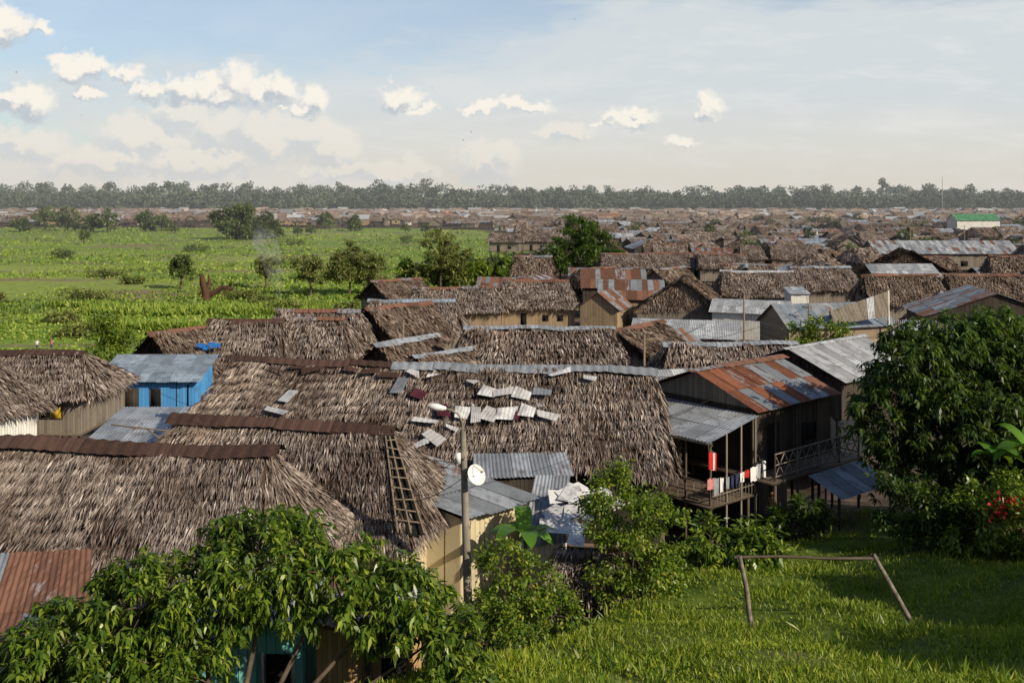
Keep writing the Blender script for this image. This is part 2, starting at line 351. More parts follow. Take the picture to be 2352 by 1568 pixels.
TH='thatched_house'; ZH='tin_roof_house'
# --- near thatched houses
house(TH,-12.6,29.6,-8,13.5,8.2,9.6,12.6,6.6,hip=(1.2,1.2),cap='rust_dark',dens=290,Ls=.48,Ws=.048,capw=.42,thm='thatch',row=.38)
e2=house(TH,-8.0,36.4,-12,11.4,7.4,8.7,11.7,6.2,hip=(1.2,2.2),wall='wood_cream',cap='rust_dark',dens=220,Ls=.46,Ws=.048,capw=.4,row=.38,thm='thatch')
e3=house('long_thatched_house',-3.9,46.1,-8.8,22.6,9.2,8.8,12.2,5.8,hip=(2.0,1.2),cap='rust_dark',cap_split=(-1,'zinc'),dens=150,Ls=.52,Ws=.062,wall='wood_dark',capw=.42,row=.46)
mb=MB(); g=gz(-8,36.4); R=A(5.7-2.2,0,11.7-g); E=A(5.7,-3.7,8.7-g)
up=A(.25,-.25,.12)
f0=R*.93+E*.07+up*.8
for s_ in(-.42,-.0,.42):
    mb.tube([f0+A(s_*.4,abs(s_)*.1,0),E*.85+R*.15+A(s_*1.0,.2*s_,.0)+up*.8],.035,'pole_wood',4)
mb.quad(R+up*.55+A(-.2,0,0),R+up*.55+A(.2,0,0),E*.88+R*.12+A(.4,.3,0)+up*.55,E*.88+R*.12+A(-.5,0,0)+up*.55,DK)  # dark sheet painted as the shade under the missing thatch
for i in range(9):
    k=.1+.75*i/9; p=R*(1-k)+E*k+up*.9; w=.12+.42*k; mb.tube([p+A(-w,0,U(-.05,.07)),p+A(w,.25*w,U(-.05,.05))],.025,'pole_wood',4)
obj('exposed_rafters',mb,parent=e2)
mb=MB(); g=gz(-3.9,46.1); sl=(12.2-8.8)/4.6
def patch(x,y,w,h,m,rt=0):
    w*=U(.85,1.3);h*=U(.75,1.25);rt+=U(-.18,.18);y+=U(-.12,.12)
    n=nrm(A(0,-sl,1)); dn=nrm(A(0,-1,-sl)); c=A(x,0,12.2-g)+dn*y+n*.26; ux=A(math.cos(rt),0,0)+dn*math.sin(rt); uy=dn*math.cos(rt)-A(math.sin(rt),0,0)
    j=lambda:ux*U(-.12,.12)+uy*U(-.12,.12)+n*U(0,.16)
    a=c-ux*w/2+uy*h/2+j();b=c+ux*w/2+uy*h/2+j(); cc_=c+ux*w/2-uy*h/2+j();d=c-ux*w/2-uy*h/2+j()
    sheets(mb,a,b,cc_,d,m,sw=9,sl=9,lift=0.02,amp=.016)
wp='white_panel'; mp_='maroon_panel'
for q in [(4.6,1.75,.9,.55,wp,.1),(3.8,1.7,.8,.5,wp,-.1),(3.1,1.8,.7,.6,wp,.1),(5.5,1.5,.7,.3,'zinc',0),(2.2,3.0,.6,.7,wp,.1),(2.8,3.05,.6,.7,wp,-.05),(3.4,2.9,.7,.75,wp,.05),(4.1,3.0,.7,.7,wp,0),(4.6,2.95,.3,.7,mp_,.1),(5.0,2.9,.6,.6,wp,.2),(5.9,2.95,.9,.45,wp,.3),
          (1.3,3.0,.6,.7,mp_,-.2),(.6,3.4,1.1,.3,wp,.15),(1.2,4.3,.9,.35,wp,.5),(.7,4.7,.9,.3,wp,-.2),(-.9,1.6,.65,1.0,'zinc',.05),(.1,2.0,.5,.6,mp_,.15),(.6,.75,.8,.3,wp,-.3),(-.5,.7,.7,.3,wp,.1),(2.3,1.2,.5,.2,wp,.4),(-6.0,2.3,.4,.7,'zinc_light',.2),(-6.2,3.3,1.2,.3,'zinc_light',.1),(6.2,.5,.8,.25,wp,-.2),(7.6,.6,.5,.3,wp,.2),(2.5,2.4,.3,.2,wp,.7),(5.4,2.3,.25,.2,wp,-.5),(1.8,3.7,.5,.2,wp,.3)]: patch(*q)
for i in range(7): patch(-7+i*.9,.7+.15*U(),.8,.22,'rust_dark',U(-.2,.2))
obj('roof_patches',mb,parent=e3)
# --- middle ground thatched houses
M=dict(dens=44,Ls=.75,Ws=.12,row=.6)
house(TH,2.2,80,0,13.8,9,6.8,9.5,4,hip=(1.2,1.2),cap='zinc',**M)
house(TH,3.6,140,0,11.2,8.4,5,8.3,2.4,hip=(.8,1.6),cap='rust_sheet',wall='wood_warm',doors=[('f',-2,0,.8,1.8,DK),('f',1,.8,.7,.7,DK),('f',3,.8,.7,.7,DK)],**M)
house(TH,-7.6,136,0,13.5,9,4.9,7.7,2,hip=(1.2,1.8),cap='zinc_rusty',wall='wood_warm',**M)
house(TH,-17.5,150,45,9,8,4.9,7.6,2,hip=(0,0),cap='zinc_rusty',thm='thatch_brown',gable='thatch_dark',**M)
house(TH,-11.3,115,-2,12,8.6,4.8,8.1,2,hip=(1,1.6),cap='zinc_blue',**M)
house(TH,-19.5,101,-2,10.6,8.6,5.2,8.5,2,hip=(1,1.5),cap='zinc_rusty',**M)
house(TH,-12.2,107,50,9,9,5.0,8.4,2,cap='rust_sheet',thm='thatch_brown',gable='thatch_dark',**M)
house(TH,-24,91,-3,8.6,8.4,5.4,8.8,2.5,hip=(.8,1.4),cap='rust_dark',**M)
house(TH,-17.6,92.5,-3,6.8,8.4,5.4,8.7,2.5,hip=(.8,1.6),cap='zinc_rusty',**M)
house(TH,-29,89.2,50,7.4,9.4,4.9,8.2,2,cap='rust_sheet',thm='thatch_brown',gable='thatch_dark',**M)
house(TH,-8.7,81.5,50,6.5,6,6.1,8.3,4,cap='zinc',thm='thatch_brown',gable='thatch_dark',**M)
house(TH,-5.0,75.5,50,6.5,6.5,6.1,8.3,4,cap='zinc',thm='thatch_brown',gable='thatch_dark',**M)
house(TH,-34,67,-2,14.4,8,7.2,9.6,5,hip=(1,2.2),cap='rust_dark',wall='wood_grey',dens=95,Ls=.6,Ws=.085,row=.5,
      doors=[('f',2.6,.0,.75,1.95,'green_door'),('f',5.1,1.0,.7,.75,'yellow_cloth'),('f',4.4,1.0,.6,.75,DK)])
house(TH,-32.6,56.2,60,8.5,9,7.9,10.6,5.6,hip=(0,.8),wall='wood_white',dens=110,Ls=.6,Ws=.07,row=.5,cap='rust_dark')
house('blue_wooden_house',-29.2,82,0,8.6,5.2,5.35,6.7,2.75,roof='zinc_blue',shed=True,wall='wood_blue',oh=.5,
      doors=[('f',.6,.55,.75,1.35,DK),('f',3.2,.1,.12,2.2,DK),('f',-1.4,0,1.3,2.0,'wood_dark'),('f',2.3,0,.05,2.4,'wood_dark')])
def shed(name,c4s,m,zb,wall,inset=.35,walls=True,corr=True):
    a,b,c,d=[A(*p) for p in c4s]; ctr=(a+b+c+d)/4; e=empty(name,(ctr[0],ctr[1],gz(ctr[0],ctr[1])))
    O=A(*e.location); mb=MB(); sheets(mb,a-O,b-O,c-O,d-O,m,corr=corr); obj('roof',mb,parent=e)
    if walls:
        mb=MB(); q=[p+(ctr-p)*A(inset,inset,0)*.4 for p in(a,b,c,d)]
        for i in range(4):
            p,r=q[i],q[(i+1)%4]; mb.quad(A(p[0],p[1],zb)-O,A(r[0],r[1],zb)-O,r-O-A(0,0,.08),p-O-A(0,0,.08),wall)
        obj('walls',mb,parent=e)
    HC.append((ctr[0],ctr[1],3)); return e,O
shed('tin_roof_shed',[(-20.6,47.6,8.2),(-16.3,47.6,8.2),(-16.6,52.8,8.9),(-20.6,52.8,8.9)],'zinc',4,'wood_dark')
shed('tin_roof_shed',[(-1.6,34.4,8.9),(.95,36.9,8.9),(-4.7,39.6,10.2),(-7.2,37,10.2)],'zinc',4.5,'wood_cream')
shed('tin_roof_shed',[(-1.5,39.0,9.0),(2.4,39.4,9.0),(2.2,41,9.5),(-1.6,40.8,9.5)],'zinc',5,'wood_dark')
shed('tin_roof_shed',[(.3,35.2,7.7),(1.9,35.0,7.9),(2.2,38,9.4),(.9,38,9.4)],'zinc',5,'wood_white')
shed('tin_roof_shed',[(-12.8,20.6,9.9),(-8.9,20.8,10.3),(-10.4,24.6,11.3),(-13.5,24.2,11.3)],['zinc','zinc_rusty','rust_sheet'],6.8,'wood_dark')
et,Ot=shed('turquoise_house',[(-6.9,21.3,10.9),(-4.4,21.3,10.9),(-4.4,23.6,11.2),(-6.9,23.6,11.2)],'zinc',6,'wood_turq',.1)
mb=MB(); mb.box(A(-5.0,21.28,9.9)-Ot,(.5,.06,.7),DK); mb.box(A(-5.33,21.26,9.9)-Ot,(.06,.08,.8),'wood_white'); mb.box(A(-4.67,21.26,9.9)-Ot,(.06,.08,.8),'wood_white'); obj('window',mb,parent=et)
eb,Ob=shed('bamboo_house',[(-4.15,21.0,11.0),(-2.1,21.1,10.7),(-2.1,23.3,10.9),(-4.15,23.3,11.2)],'zinc_rusty',6,'bamboo',.05)
mb=MB(); mb.box(A(-3.05,20.99,9.2)-Ob,(.12,.1,3.6),'wood_dark'); mb.box(A(-2.5,20.99,9.2)-Ob,(.5,.06,2.2),DK); obj('door',mb,parent=eb)
house('small_thatched_hut',2.9,33.6,-10,3.6,3.0,7.0,8.1,5.2,hip=(.5,.5),wall='wood_dark',dens=150,Ls=.4,Ws=.05,oh=.35,
      doors=[('f',.2,.1,.6,1.3,DK),('f',-.7,.5,.3,.6,'navy_cloth')])
mb=MB()
for q in range(16):
    x=1.5+U(0,2.4)*.8; y=33.8+U(0,3.0); z=8.0+(y-33.6)*.38+U(0,.15); a=U(0,3); w,h=U(.3,.6),U(.25,.55)
    ux=A(math.cos(a),math.sin(a)*.9,.38*math.sin(a)); uy=A(-math.sin(a),math.cos(a),.38*math.cos(a)); c=A(x,y,z)
    mb.quad(c-ux*w-uy*h,c+ux*w-uy*h+A(0,0,U(0,.1)),c+ux*w+uy*h,c-ux*w+uy*h+A(0,0,U(0,.1)),random.choice(['white_panel']*7+['white_cloth','white_cloth','zinc','maroon_panel']))
obj('scrap_sheet_roof',mb)
mb=MB()
for i in range(14):
    x=2.3+i*.14; mb.tube([A(x,31.9+.3*math.sin(i),5.6),A(x+U(-.2,.2),32.0+U(-.2,.3),7.0+U(-.3,.2))],.03,'pole_wood',4)
for z in(5.9,6.5): mb.tube([A(2.2,32,z),A(4.3,32.1,z+.1)],.03,'pole_wood',4)
obj('stick_fence',mb)
# --- house with balcony
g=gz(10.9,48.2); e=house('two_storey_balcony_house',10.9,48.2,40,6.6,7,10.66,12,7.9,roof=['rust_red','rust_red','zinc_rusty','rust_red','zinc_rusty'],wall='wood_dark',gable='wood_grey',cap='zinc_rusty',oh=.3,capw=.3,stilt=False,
   doors=[('f',-1.6,0,.85,2.0,DK),('f',1.2,.8,.9,.8,DK)])
OB=A(10.9,48.2,g)
ca_,sa_=math.cos(math.radians(40)),math.sin(math.radians(40))
def loc2w(x,y,z): return A(OB[0]+x*ca_-y*sa_,OB[1]+x*sa_+y*ca_,OB[2]+z)
mb=MB(); zf=7.9-g
mb.box((0,-.6,zf-.1),(7.0,8.0,.14),'stilt')
for x in np.linspace(-3.3,3.3,5):
    for y in(-4.5,-3.1,0,3.1): mb.tube([A(x,y,-.5),A(x,y,zf)],.08,'stilt',4)
    mb.tube([A(x,-3.35,zf),A(x,-3.35,10.6-g)],.06,'stilt',4)
    mb.tube([A(x,-4.5,zf),A(x,-4.5,zf+1.15)],.05,'wood_grey',4)
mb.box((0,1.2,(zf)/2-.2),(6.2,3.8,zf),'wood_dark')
obj('frame',mb,parent=e)
mb=MB()
for z in(.15,.65,1.12): mb.tube([A(-3.35,-4.5,zf+z),A(3.35,-4.5,zf+z)],.035,'wood_grey',4)
for i in range(10):
    x=-3.3+i*.66
    mb.tube([A(x,-4.5,zf+.12),A(x+.66,-4.5,zf+1.1)],.028,'wood_grey',4); mb.tube([A(x+.66,-4.5,zf+.12),A(x,-4.5,zf+1.1)],.028,'wood_grey',4)
for z in(.15,.65,1.12): mb.tube([A(3.35,-4.5,zf+z),A(3.35,-3.3,zf+z)],.03,'wood_grey',4)
obj('balcony_railing',mb,parent=e)
mb=MB()
a,b,c,d=A(-6.6,3.3,9.85-g),A(-6.6,-3.7,9.85-g),A(-3.3,-3.7,10.5-g),A(-3.3,3.3,10.5-g); sheets(mb,b,a,d,c,'zinc')
mb.tube([A(-6.65,-3.8,9.83-g),A(-6.65,3.3,9.8-g)],.07,'concrete',6)
obj('veranda_roof',mb,parent=e)
mb=MB(); zv=7.2-g
mb.box((-4.9,-.2,zv-.06),(3.2,6.8,.12),'stilt')
for y in np.linspace(-3.5,3.1,6): mb.tube([A(-6.4,y,-.6),A(-6.4,y,9.85-g)],.06,'stilt',5)
for x in(-5.4,-4.4,-3.4): mb.tube([A(x,-3.55,-.6),A(x,-3.55,9.85-g+(x+6.6)*.2)],.05,'wood_grey',5)
for z in(.4,.9): mb.tube([A(-6.4,-3.5,zv+z),A(-6.4,3.1,zv+z)],.03,'wood_grey',4); mb.tube([A(-6.4,-3.6,zv+z),A(-3.4,-3.6,zv+z)],.03,'wood_grey',4)
for y in np.linspace(-3.5,3.1,16): mb.tube([A(-6.4,y,zv),A(-6.4,y,zv+.9)],.018,'wood_grey',4)
for x in np.linspace(-6.3,-3.5,14): mb.tube([A(x,-3.6,zv),A(x,-3.6,zv+.9)],.018,'wood_grey',4)
obj('veranda',mb,parent=e)
mb=MB(); sheets(mb,A(-1.,-6.2,7.0-g),A(3.2,-6.4,7.0-g),A(3.2,-4.6,7.7-g),A(-1.,-4.6,7.7-g),'zinc'); mb.tube([A(3.1,-6.2,-.6),A(3.1,-6.2,7.0-g)],.05,'stilt',5); mb.tube([A(-.9,-6.1,-.6),A(-.9,-6.1,7.0-g)],.05,'stilt',5)
obj('awning',mb,parent=e)
def cloth(mb,p,ux,w,h,m):
    k=5; us=np.linspace(0,1,k); V=[]
    for t_ in(0,.5,1):
        for u_ in us: V.append(p+ux*w*(u_*(1-.12*t_))+A(.05*math.sin(u_*9+p[0]*3),.06*math.sin(u_*8+p[1])*t_,-h*t_+.03*math.sin(u_*6)))
    mb.add(V,[[r*k+i,r*k+i+1,(r+1)*k+i+1,(r+1)*k+i] for r in(0,1) for i in range(k-1)],m)
mb=MB(); p0=loc2w(-7.2,-3.95,8.55-g); p1=loc2w(-3.1,-3.95,8.75-g)
ln=[p0+(p1-p0)*t_-A(0,0,.25*math.sin(math.pi*t_)) for t_ in np.linspace(0,1,9)]; mb.tube(ln,.012,'wire',4)
ux=nrm(p1-p0)
t_=.03
for m_,w_,h_ in [('pink_cloth',.3,.45),('grey_cloth',.28,.7),('white_cloth',.28,.6),('grey_cloth',.3,.5),('navy_cloth',.28,.5),('navy_cloth',.25,.55),('white_cloth',.22,.4),('red_cloth',.15,.3),('white_cloth',.38,.6),('grey_cloth',.3,.6),('white_cloth',.32,.7)]:
    cloth(mb,p0+(p1-p0)*t_-A(0,0,.25*math.sin(math.pi*t_)),ux,w_,h_,m_); t_+=.087
obj('laundry_line',mb)
mb=MB(); fp=loc2w(-7.0,-3.95,9.6-g)
for i,m_ in enumerate(['red_cloth','white_cloth','red_cloth']): cloth(mb,fp+ux*.13*i+A(0,0,-.05*i),ux,.145,.7,m_)
mb.tube([fp+A(0,.05,.1),fp+ux*.45+A(0,.05,-.15)],.015,'pole_wood',4); mb.tube([fp+A(0,.3,.3),fp+A(0,.05,-.2)],.012,'pole_wood',4)
obj('peruvian_flag',mb)
mb=MB(); V=[]
for i in range(9):
    for j in range(6): V.append(loc2w(3.7+i*.4,-2.5-.1*j,9.4-g-j*.4-.5*math.sin(i/8*3.14)*(1-j*.1)+.1*math.sin(i*2.)))
mb.add(V,[[i*6+j,i*6+j+1,(i+1)*6+j+1,(i+1)*6+j] for i in range(8) for j in range(5)],'black_tarp')
for x in(3.7,6.9): mb.tube([loc2w(x,-2.5,-.5),loc2w(x,-2.5,9.5-g)],.05,'stilt',5)
obj('black_tarpaulin',mb)
# --- right side houses
house(ZH,20.7,65.7,41,9,8,8.9,10.5,3.5,roof='zinc_light',wall='wood_dark',gable='thatch_dark',cap='zinc_light',oh=.4,capw=.3)
house(TH,23.7,137,75,10,13,4.6,9.1,2,cap=None,thm='thatch_brown',gable='thatch_brown',**M)
house(ZH,12.8,137,68,7,6,5.0,7.3,2,roof=['rust_sheet','zinc_rusty'],wall='wood_warm',oh=.4)
house(ZH,18,151,-5,10,8,5.0,7.6,2,roof=['zinc_rusty','rust_sheet','zinc'],wall='wood_warm',oh=.4)
house(ZH,17,168,-3,11,8,5.2,8.0,2,roof=['zinc_rusty','rust_sheet'],wall='wood_dark',oh=.4)
house(ZH,18,103,-14,11,7,6.0,7.4,3,roof='zinc_light',wall='wood_grey',oh=.4)
house(TH,11.6,91,52,8,7.2,6,8.3,3,cap='rust_sheet',thm='thatch_brown',gable='thatch_dark',**M)
house(ZH,15.5,96,50,5,4,5.8,7.3,3,roof=['zinc_rusty','rust_sheet'],wall='wood_grey',oh=.3)
house(TH,16.4,75,0,11,7.4,6.7,9.0,4,hip=(.8,.8),cap='zinc',**M)
house(ZH,9.6,66,10,5.5,4,7.6,8.6,4,roof='zinc_light',wall='wood_dark',oh=.3)
house(ZH,8.3,58.5,-10,5,4.5,8.3,9.5,4.5,roof=['zinc','zinc_rusty'],wall='wood_dark',oh=.3)
house('plank_house',34,108,14,13,7,6.4,8.6,3,roof=['zinc','zinc_blue'],wall='plank_h',oh=.35,doors=[('f',-2,.9,1.1,.8,DK),('f',2.6,.9,1.2,.8,DK)])
mb=MB(); sheets(mb,A(33.5,103.6,6.9),A(39.6,104.8,7.6),A(39.8,105.5,10.1),A(33.3,104.2,8.2),['wood_grey','wood_grey','zinc_rusty']); mb.tube([A(39.9,105.4,3),A(39.9,105.6,10.2)],.12,'wood_white',4); mb.tube([A(33.4,104.1,3),A(33.3,104.3,8.3)],.08,'pole_wood',4); obj('leaning_sheet_panel',mb)
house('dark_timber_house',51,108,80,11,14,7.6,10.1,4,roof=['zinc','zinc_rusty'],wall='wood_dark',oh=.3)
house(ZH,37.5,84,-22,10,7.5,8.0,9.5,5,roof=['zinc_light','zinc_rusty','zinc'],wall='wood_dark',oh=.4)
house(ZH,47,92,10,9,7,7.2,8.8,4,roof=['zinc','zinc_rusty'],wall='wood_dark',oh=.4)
for cx in(57,69.5): house(TH,cx,146.5,U(-3,3),12.6,8.5,4.8,8.6,2,hip=(.9,.9),cap='rust_sheet',thm='thatch_brown',**M)
house(TH,53,171,2,12,9.5,4.6,8.1,2,hip=(1,1.2),cap='zinc',**M)
house(TH,39.5,161,-2,13,9,4.6,8.1,2,hip=(1,1),cap='zinc_light',**M)
house('white_house',42,147,0,3,4,6.0,6.7,2.2,roof='zinc_light',shed=True,wall='wood_white',oh=.2,doors=[('f',0,.9,.7,.9,DK)])
house(ZH,31,129,-20,10,6.5,5.4,6.8,2,roof='zinc_light',wall='wood_white',oh=.4)
house(TH,83,210,78,13,17,4.2,9.1,2,thm='thatch_dark',gable='thatch_dark',**M)
house('long_tin_roof_building',110,257,-2,36,14,6,9,2,roof=['zinc_light','zinc_light','zinc','zinc_rusty','zinc_light'],wall='wood_grey',oh=.5,doors=[('f',x_,.9,1.6,1.2,DK) for x_ in(-14,-9,-3,4,10,15)])
house('green_roof_building',240,518,5,24,11,8.5,11.6,0,roof='green_roof',wall='wood_white',oh=.5,corr=False)
for cx,L in((70.5,13),(60,7)): house(TH,cx,252,3,L,9,4.8,8.1,2,hip=(1,1),cap=None,wall='wood_grey',**M)
for cx in(25,35,46): house(TH,cx,221+U(-2,2),0,11.5,9,4.8,7.6,2,hip=(.8,.8),cap=random.choice(['rust_sheet','zinc_rusty']),**M)
for cx,cy in((-2,314),(8.2,320)): house('stilt_house',cx,cy,U(-4,8),11,9,6.3,9,3.4,hip=(.8,.8),wall='wood_grey',doors=[('f',-2,0,.9,1.8,DK),('f',1.5,.8,1,.8,DK)],**M)
HC.append((14,245,15))
house('white_gable_house',-18,700,20,12,9,5,8,0,roof='zinc_light',wall='wood_white')

# --- generic village houses (shared meshes)
var=[]
for i in range(22):
    L=U(8,13);W=U(6.5,9.5);zf=U(1.2,2.2);ze=zf+U(2.2,2.9);zr=ze+W*.5*U(.6,.8)
    wl=random.choice(['wood_grey','wood_grey','wood_dark','wood_warm','wood_dark','wood_white'])
    ds=[('f',-L*.2,0,.9,1.8,DK),('f',L*.15,.8,.9,.8,DK),('b',L*.2,0,.9,1.8,DK),('r',0,.8,.8,.8,DK),('l',.3,.8,.8,.8,DK)]
    if i<14:
        h=(0,0) if i%2==0 else (U(.7,1.8),U(.7,1.8))
        me=house('thatched_house_mesh',0,0,0,L,W,ze,zr,zf,hip=h,wall=wl,cap=random.choice(['rust_sheet','zinc_rusty','zinc',None]),dens=16,Ls=.9,Ws=.2,g=0,corr=False,thm=random.choice(['thatch','thatch_brown','thatch','thatch_brown']),gable='thatch_dark' if i%4 else 'wood_grey',doors=ds,single=True,row=.7)
        var.append((TH,me))
    else:
        zr=ze+W*.5*U(.3,.5)
        me=house('tin_roof_house_mesh',0,0,0,L,W,ze,zr,zf,roof=[['zinc','zinc_light'],['zinc_rusty','rust_sheet'],['zinc','zinc_rusty'],['rust_sheet','zinc_rusty'],['zinc_light','zinc'],['zinc_blue','zinc'],['rust_red','zinc_rusty'],['zinc','zinc','rust_sheet']][i-14],wall=wl,g=0,corr=False,doors=ds,single=True)
        var.append((ZH,me))
cnt=0
y=96.
hc=np.array(HC)
while y<690:
    sx=13+y*.006; sy=12.5+y*.004; x=float(vill_left(y))+5
    if y<160: x=max(x,24)
    if y>655: x=-400
    while x<.56*y+10:
        px,py=x+U(-3,3),y+U(-3,3)
        ok=np.all(np.hypot(hc[:,0]-px,hc[:,1]-py)>hc[:,2]+5.5) and U()<.93 and px>vill_left(py)+3
        if ok:
            nm,me=var[int(U(0,22))]
            rz=random.choice([0,0,0,10,-12,45,55,80,90])+U(-6,6)
            o=obj(nm,me,(px,py,gz(px,py)),math.radians(rz+180*(U()<.5))); s=U(.8,1.12); o.scale=(s*U(.9,1.1),s,s*U(.85,1.15)); cnt+=1
        x+=sx
    y+=sy
mb=MB(); y=695.
while y<1230:
    x=-.57*y
    while x<.6*y:
        if U()<.82:
            cx,cy=x+U(-4,4),y+U(-4,4); L,W=U(9,16),U(7,10); ze=U(3.6,5.5); zr=ze+U(1.8,3.6); a=random.choice([0,0,0,.7,1.5])+U(-.2,.2); c_,s_=math.cos(a),math.sin(a)
            r=lambda X_,Y_,Z_: A(cx+X_*c_-Y_*s_,cy+X_*s_+Y_*c_,Z_)
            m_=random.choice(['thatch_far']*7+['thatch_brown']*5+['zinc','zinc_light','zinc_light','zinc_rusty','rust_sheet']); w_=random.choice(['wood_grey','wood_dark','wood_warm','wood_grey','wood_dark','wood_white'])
            l,w=L/2,W/2; E=[r(-l,-w,ze),r(l,-w,ze),r(l,w,ze),r(-l,w,ze)]; h=random.choice([0,1.5]); R1,R2=r(-l+h,0,zr),r(l-h,0,zr)
            mb.quad(E[0],E[1],R2,R1,m_); mb.quad(E[2],E[3],R1,R2,m_)
            if y<900 and m_.startswith('thatch'):
                N=26; t=U(0,1,N);u=U(0,1,N)
                P=bil(E[0],E[1],R2,R1,u,t)+A(0,0,.1); mb.blades(P,np.tile(nrm((E[0]-R1)),(N,1))+rng.normal(0,.3,(N,3)),np.tile(A(0,0,1.),(N,1)),U(1,2,N),U(.3,.7,N),m_)
            gm=m_ if h else 'wood_dark'
            mb.tri(E[1],E[2],R2,gm); mb.tri(E[3],E[0],R1,gm)
            q=[r(-l+.5,-w+.5,0),r(l-.5,-w+.5,0),r(l-.5,w-.5,0),r(-l+.5,w-.5,0)]
            for i in range(4):
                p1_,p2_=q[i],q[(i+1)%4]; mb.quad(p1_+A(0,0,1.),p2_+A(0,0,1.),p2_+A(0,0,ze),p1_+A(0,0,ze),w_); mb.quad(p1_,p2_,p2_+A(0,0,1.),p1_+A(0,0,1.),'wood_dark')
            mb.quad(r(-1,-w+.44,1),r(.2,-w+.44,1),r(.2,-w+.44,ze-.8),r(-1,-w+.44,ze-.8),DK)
        x+=17
    y+=19
obj('distant_settlement',mb)

# ------------------------------------------------------------------ vegetation
def tree(name,base,lobes,n,lL,lW,mat,r0=.2,droop=.4,cs=.3,ncl=9,flat=.65,bark='bark'):
    mb=MB(); base=A(*base); lob=np.array(lobes,float); cen=lob[:,:3].mean(0)
    fork=base+(cen-base)*A(.5,.5,.45); 
    mb.tube([base-A(0,0,.3),base+(fork-base)*.5+A(U(-.1,.1),U(-.1,.1),0)*r0*5,fork],[r0*1.2,r0,r0*.8],bark,6)
    wt=lob[:,3]**2*1.0; wt/=wt.sum()
    for (x,y,z,rx,rz),w in zip(lob,wt):
        c=A(x,y,z); mb.tube([fork,(fork+c)/2+A(U(-.2,.2),U(-.2,.2),.1*rx),c],[r0*.6,r0*.4,r0*.18],bark,5)
        K=max(4,int(ncl*1.6)); d=nrm(rng.normal(0,1,(K,3))); rr=U(.4,1.0,K)**.6
        cc=c+d*rr[:,None]*A(rx,rx,rz)
        for k in range(0,K,2): mb.tube([c,cc[k]],[r0*.16,r0*.06],bark,4)
        m=int(n*w/K)+1
        for k in range(K):
            mk=int(m*U(.6,1.4)); rc=cs*rx*U(.7,1.3)
            q=rng.normal(0,.55,(mk,3))*A(rc,rc,rc*flat); P=cc[k]+q
            D=nrm(P-c)*.6+rng.normal(0,.6,(mk,3))+A(0,0,-droop)
            N=rng.normal(0,.45,(mk,3))+A(0,0,1)
            mb.blades(P,D,N,lL*U(.6,1.3,mk),lW*U(.7,1.3,mk),mat,.15,.12)
    return obj(name,mb)
def whorl_tree(name,base,lobes,nw,lL,lW,mat,r0,m=8):
    mb=MB(); base=A(*base); lob=np.array(lobes,float); cen=lob[:,:3].mean(0); fork=base+(cen-base)*A(.5,.5,.4)
    mb.tube([base-A(0,0,.3),(base+fork)/2+A(.1,0,0),fork],[r0*1.3,r0,r0*.8],'bark',8)
    wt=lob[:,3]**2; wt/=wt.sum()
    for (x,y,z,rx,rz),w in zip(lob,wt):
        c=A(x,y,z); mb.tube([fork,(fork+c)/2+A(U(-.2,.2),U(-.2,.2),-.2),c],[r0*.6,r0*.38,r0*.15],'bark',5)
        B=max(10,int(30*rx)); bd=nrm(rng.normal(0,1,(B,3))+A(0,-.15,.4)); bl_=U(.8,1.2,B)
        K=int(nw*w); bi=(U(0,1,K)*B).astype(int); d=bd[bi]; rr=U(.45,1.0,K)**.5*bl_[bi]
        tip=c+d*rr[:,None]*A(rx,rx,rz)+rng.normal(0,.085,(K,3))*rx
        tip[:,2]-=.12*rr**3
        for k in range(B): mb.tube([c+bd[k]*A(rx,rx,rz)*.2,c+bd[k]*A(rx,rx,rz)*bl_[k]*.95],[.022,.008],'bark',3,False)
        a=np.tile(np.arange(m)*2*math.pi/m,K)+U(-.4,.4,K*m); T=np.repeat(tip,m,0); el=U(-1.4,.1,K*m); ax=np.repeat(d,m,0)
        D=np.stack([np.cos(a)*np.cos(el),np.sin(a)*np.cos(el),np.sin(el)],1)+ax*.35
        N=np.stack([-D[:,0]*.6,-D[:,1]*.6,np.ones(K*m)],1)+rng.normal(0,.35,(K*m,3))
        mb.blades(T+rng.normal(0,.03,T.shape),D,N,lL*U(.55,1.25,K*m),lW*U(.75,1.25,K*m),mat,.22,.22,.42)
    return obj(name,mb)
G=gz
whorl_tree('broadleaf_tree',(-5.6,18.6,G(-5.6,18.6)),[(-4.9,20.3,12.6,1.5,1.05),(-6.1,20,12.1,1.3,1.1),(-7.3,19.8,11.9,1.3,1.0),(-3.6,20.1,12.4,1.2,.8),(-2.4,19.9,12.0,1.1,.85),(-1.7,19.6,11.2,1.1,.9),(-.9,19.2,10.4,1.0,.9),(-8.4,19.4,11.2,1.3,1.0),(-9.5,19.0,10.5,1.2,.9),(-7.4,18.9,10.6,1.5,1.0),(-8.6,18.3,9.9,1.4,.9),(-6.5,19.2,10.9,1.1,.9),(-1.7,18.9,9.9,1.0,.9),(-6.7,18.4,9.9,1.0,.8),(-1.0,18.4,9.3,1.1,.8),(-7.3,17.5,9.0,1.6,.7),(-9.7,18.2,9.6,1.2,.8),(-10.4,18.8,10.2,1.1,.8)],
     7800,.21,.068,'leaf_fore',.15)
tree('guava_tree',(3.9,33,G(3.9,33)),[(3.4,33,10.1,1.1,1.0),(4.4,33,9.4,1.3,1.2),(4.0,32.8,8.2,1.4,1.2),(4.9,33,7.8,1.0,1.0),(3.5,32.6,7.2,1.1,.9),(4.6,32.6,6.8,1.2,.8),(2.9,33,9.2,.7,.7)],16000,.15,.08,'leaf_bright',.09,.3,.26,16)
